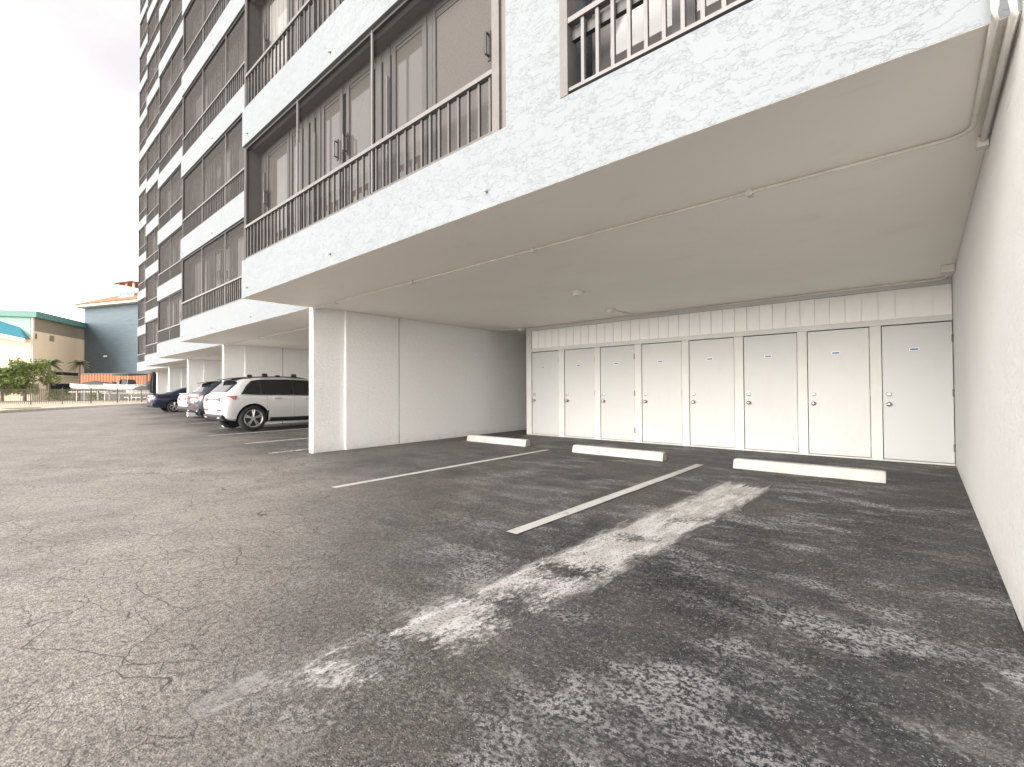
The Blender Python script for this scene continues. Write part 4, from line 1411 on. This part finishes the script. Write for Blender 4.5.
def tree(base, h, rad, label, nleaf=5200, seed=1):
    rnd = random.Random(seed)
    e = empty('leafy_tree', tuple(base))
    tag(e, label, 'tree')
    tr = MB()
    tr.tube([(0, 0, -.35), (.05, .02, h * .2), (.0, .1, h * .38)], .2, 8, True, [.22, .17, .13])
    tips = []
    for k in range(9):
        a = k * 2.4
        rr = rad * rnd.uniform(.35, .85)
        z = h * rnd.uniform(.5, .92)
        q = (rr * math.cos(a), rr * math.sin(a), z)
        tr.tube([(0, .1, h * .33), (q[0] * .45, q[1] * .45, z * .72), q], .06, 5, True, [.09, .06, .02])
        tips.append(q)
    obj('trunk', tr, 'bark', e, False)
    clumps = []
    for q in tips:
        clumps.append((Vector(q), rad * rnd.uniform(.28, .42)))
    for k in range(22):
        a, rr = rnd.uniform(0, 6.28), rad * math.sqrt(rnd.uniform(0, 1))
        z = h * rnd.uniform(.25, .93)
        s_ = 1 - abs(z / h - .5) * .7
        clumps.append((Vector((rr * math.cos(a) * s_, rr * math.sin(a) * s_, z)), rad * rnd.uniform(.18, .34)))
    mb = MB()
    for k in range(nleaf):
        c_, r_ = rnd.choice(clumps)
        dv = Vector((rnd.gauss(0, 1), rnd.gauss(0, 1), rnd.gauss(0, .8))).normalized() * r_ * rnd.uniform(.5, 1.0)
        q = c_ + dv
        u = Vector((rnd.gauss(0, 1), rnd.gauss(0, 1), rnd.gauss(0, .6))).normalized()
        w_ = u.cross(Vector((rnd.gauss(0, 1), rnd.gauss(0, 1), rnd.gauss(0, 1)))).normalized()
        s_ = rnd.uniform(.07, .15)
        mb.quad(q - u * s_ * 1.5, q - w_ * s_ * .6, q + u * s_ * 1.5, q + w_ * s_ * .6)
    tag(obj('crown', mb, 'leaf_green', e, False), kind='stuff')
    return e

def palm(base, h, rad, label, seed):
    rnd = random.Random(seed)
    e = empty('palm_tree', tuple(base))
    tag(e, label, 'palm tree', 'palms beyond the fence')
    mb = MB()
    pts, rr = [], []
    for k in range(12):
        t_ = k / 11
        pts.append((.25 * math.sin(t_ * 1.6), .1 * t_, -.35 + (h + .35) * t_))
        rr.append(.17 - .05 * t_ + (.015 if k % 2 else 0))
    mb.tube(pts, .15, 9, True, rr)
    obj('trunk', mb, 'bark', e, False)
    top = Vector(pts[-1])
    for k in range(26):
        a = k * 2.399
        el = rnd.uniform(-.5, 1.1)
        Lf = rad * rnd.uniform(.8, 1.1)
        fr = MB()
        hv = Vector((math.cos(a), math.sin(a), 0))
        sd = Vector((-math.sin(a), math.cos(a), 0))
        prev = None
        N_ = 9
        spine = []
        for j in range(N_ + 1):
            t_ = j / N_
            q = top + hv * Lf * t_ * math.cos(el) + Vector((0, 0, 1)) * (Lf * t_ * math.sin(el) - Lf * .55 * t_ * t_)
            spine.append(q)
        fr.tube(spine, .02, 4, True, [.03 - .02 * j / N_ for j in range(N_ + 1)])
        for j in range(1, N_ + 1):
            for sg in (-1, 1):
                for s2 in (0, .5):
                    q = spine[j - 1].lerp(spine[j], s2)
                    ll = Lf * .38 * math.sin(math.pi * (.15 + .8 * j / N_))
                    tip = q + sd * sg * ll * .85 + hv * ll * .45 - Vector((0, 0, ll * .45))
                    wv = hv * .045
                    fr.quad(q - wv, q + wv, tip)
        obj('frond', fr, 'palm_green', e, False)
    return e
b0 = hd(25, 66)
tree(Vector((b0.x, b0.y, .05)), 5.6, 3.1, 'bushy green tree behind the fence at the left edge', 6500, 3)
b0 = hd(2, 64)
tree(Vector((b0.x, b0.y, .05)), 4.6, 2.4, 'smaller leafy tree cut by the left edge of the picture', 4500, 5)
b0 = hd(48.5, 72)
palm(Vector((b0.x, b0.y, 0)), 5.7, 2.0, 'palm tree rising beside the bushy green tree', 4)
b0 = hd(78.5, 74)
palm(Vector((b0.x, b0.y, 0)), 5.9, 1.75, 'palm tree standing just left of the blue building', 9)
for k, (px_, dd, lab) in enumerate(((58, 70, 'low green shrub behind the fence right of the bushy tree'), (96, 78, 'low shrub behind the fence under the blue building'))):
    b0 = hd(px_, dd)
    rnd = random.Random(20 + k)
    e = empty('shrub', (b0.x, b0.y, 0))
    tag(e, lab, 'shrub')
    mb = MB()
    st = MB()
    for j in range(5):
        a = j * 1.3
        st.tube([(0, 0, -.35), (.5 * math.cos(a), .5 * math.sin(a), 1.0)], .03, 4)
    obj('stem', st, 'bark', e, False)
    for j in range(900):
        q = Vector((rnd.gauss(0, .6), rnd.gauss(0, .6), abs(rnd.gauss(.7, .4))))
        u = Vector((rnd.gauss(0, 1), rnd.gauss(0, 1), rnd.gauss(0, .6))).normalized()
        w_ = u.cross(Vector((rnd.gauss(0, 1), rnd.gauss(0, 1), rnd.gauss(0, 1)))).normalized()
        s_ = rnd.uniform(.05, .11)
        mb.quad(q - u * s_ * 1.5, q - w_ * s_ * .6, q + u * s_ * 1.5, q + w_ * s_ * .6)
    tag(obj('foliage', mb, 'leaf_green', e, False), kind='stuff')
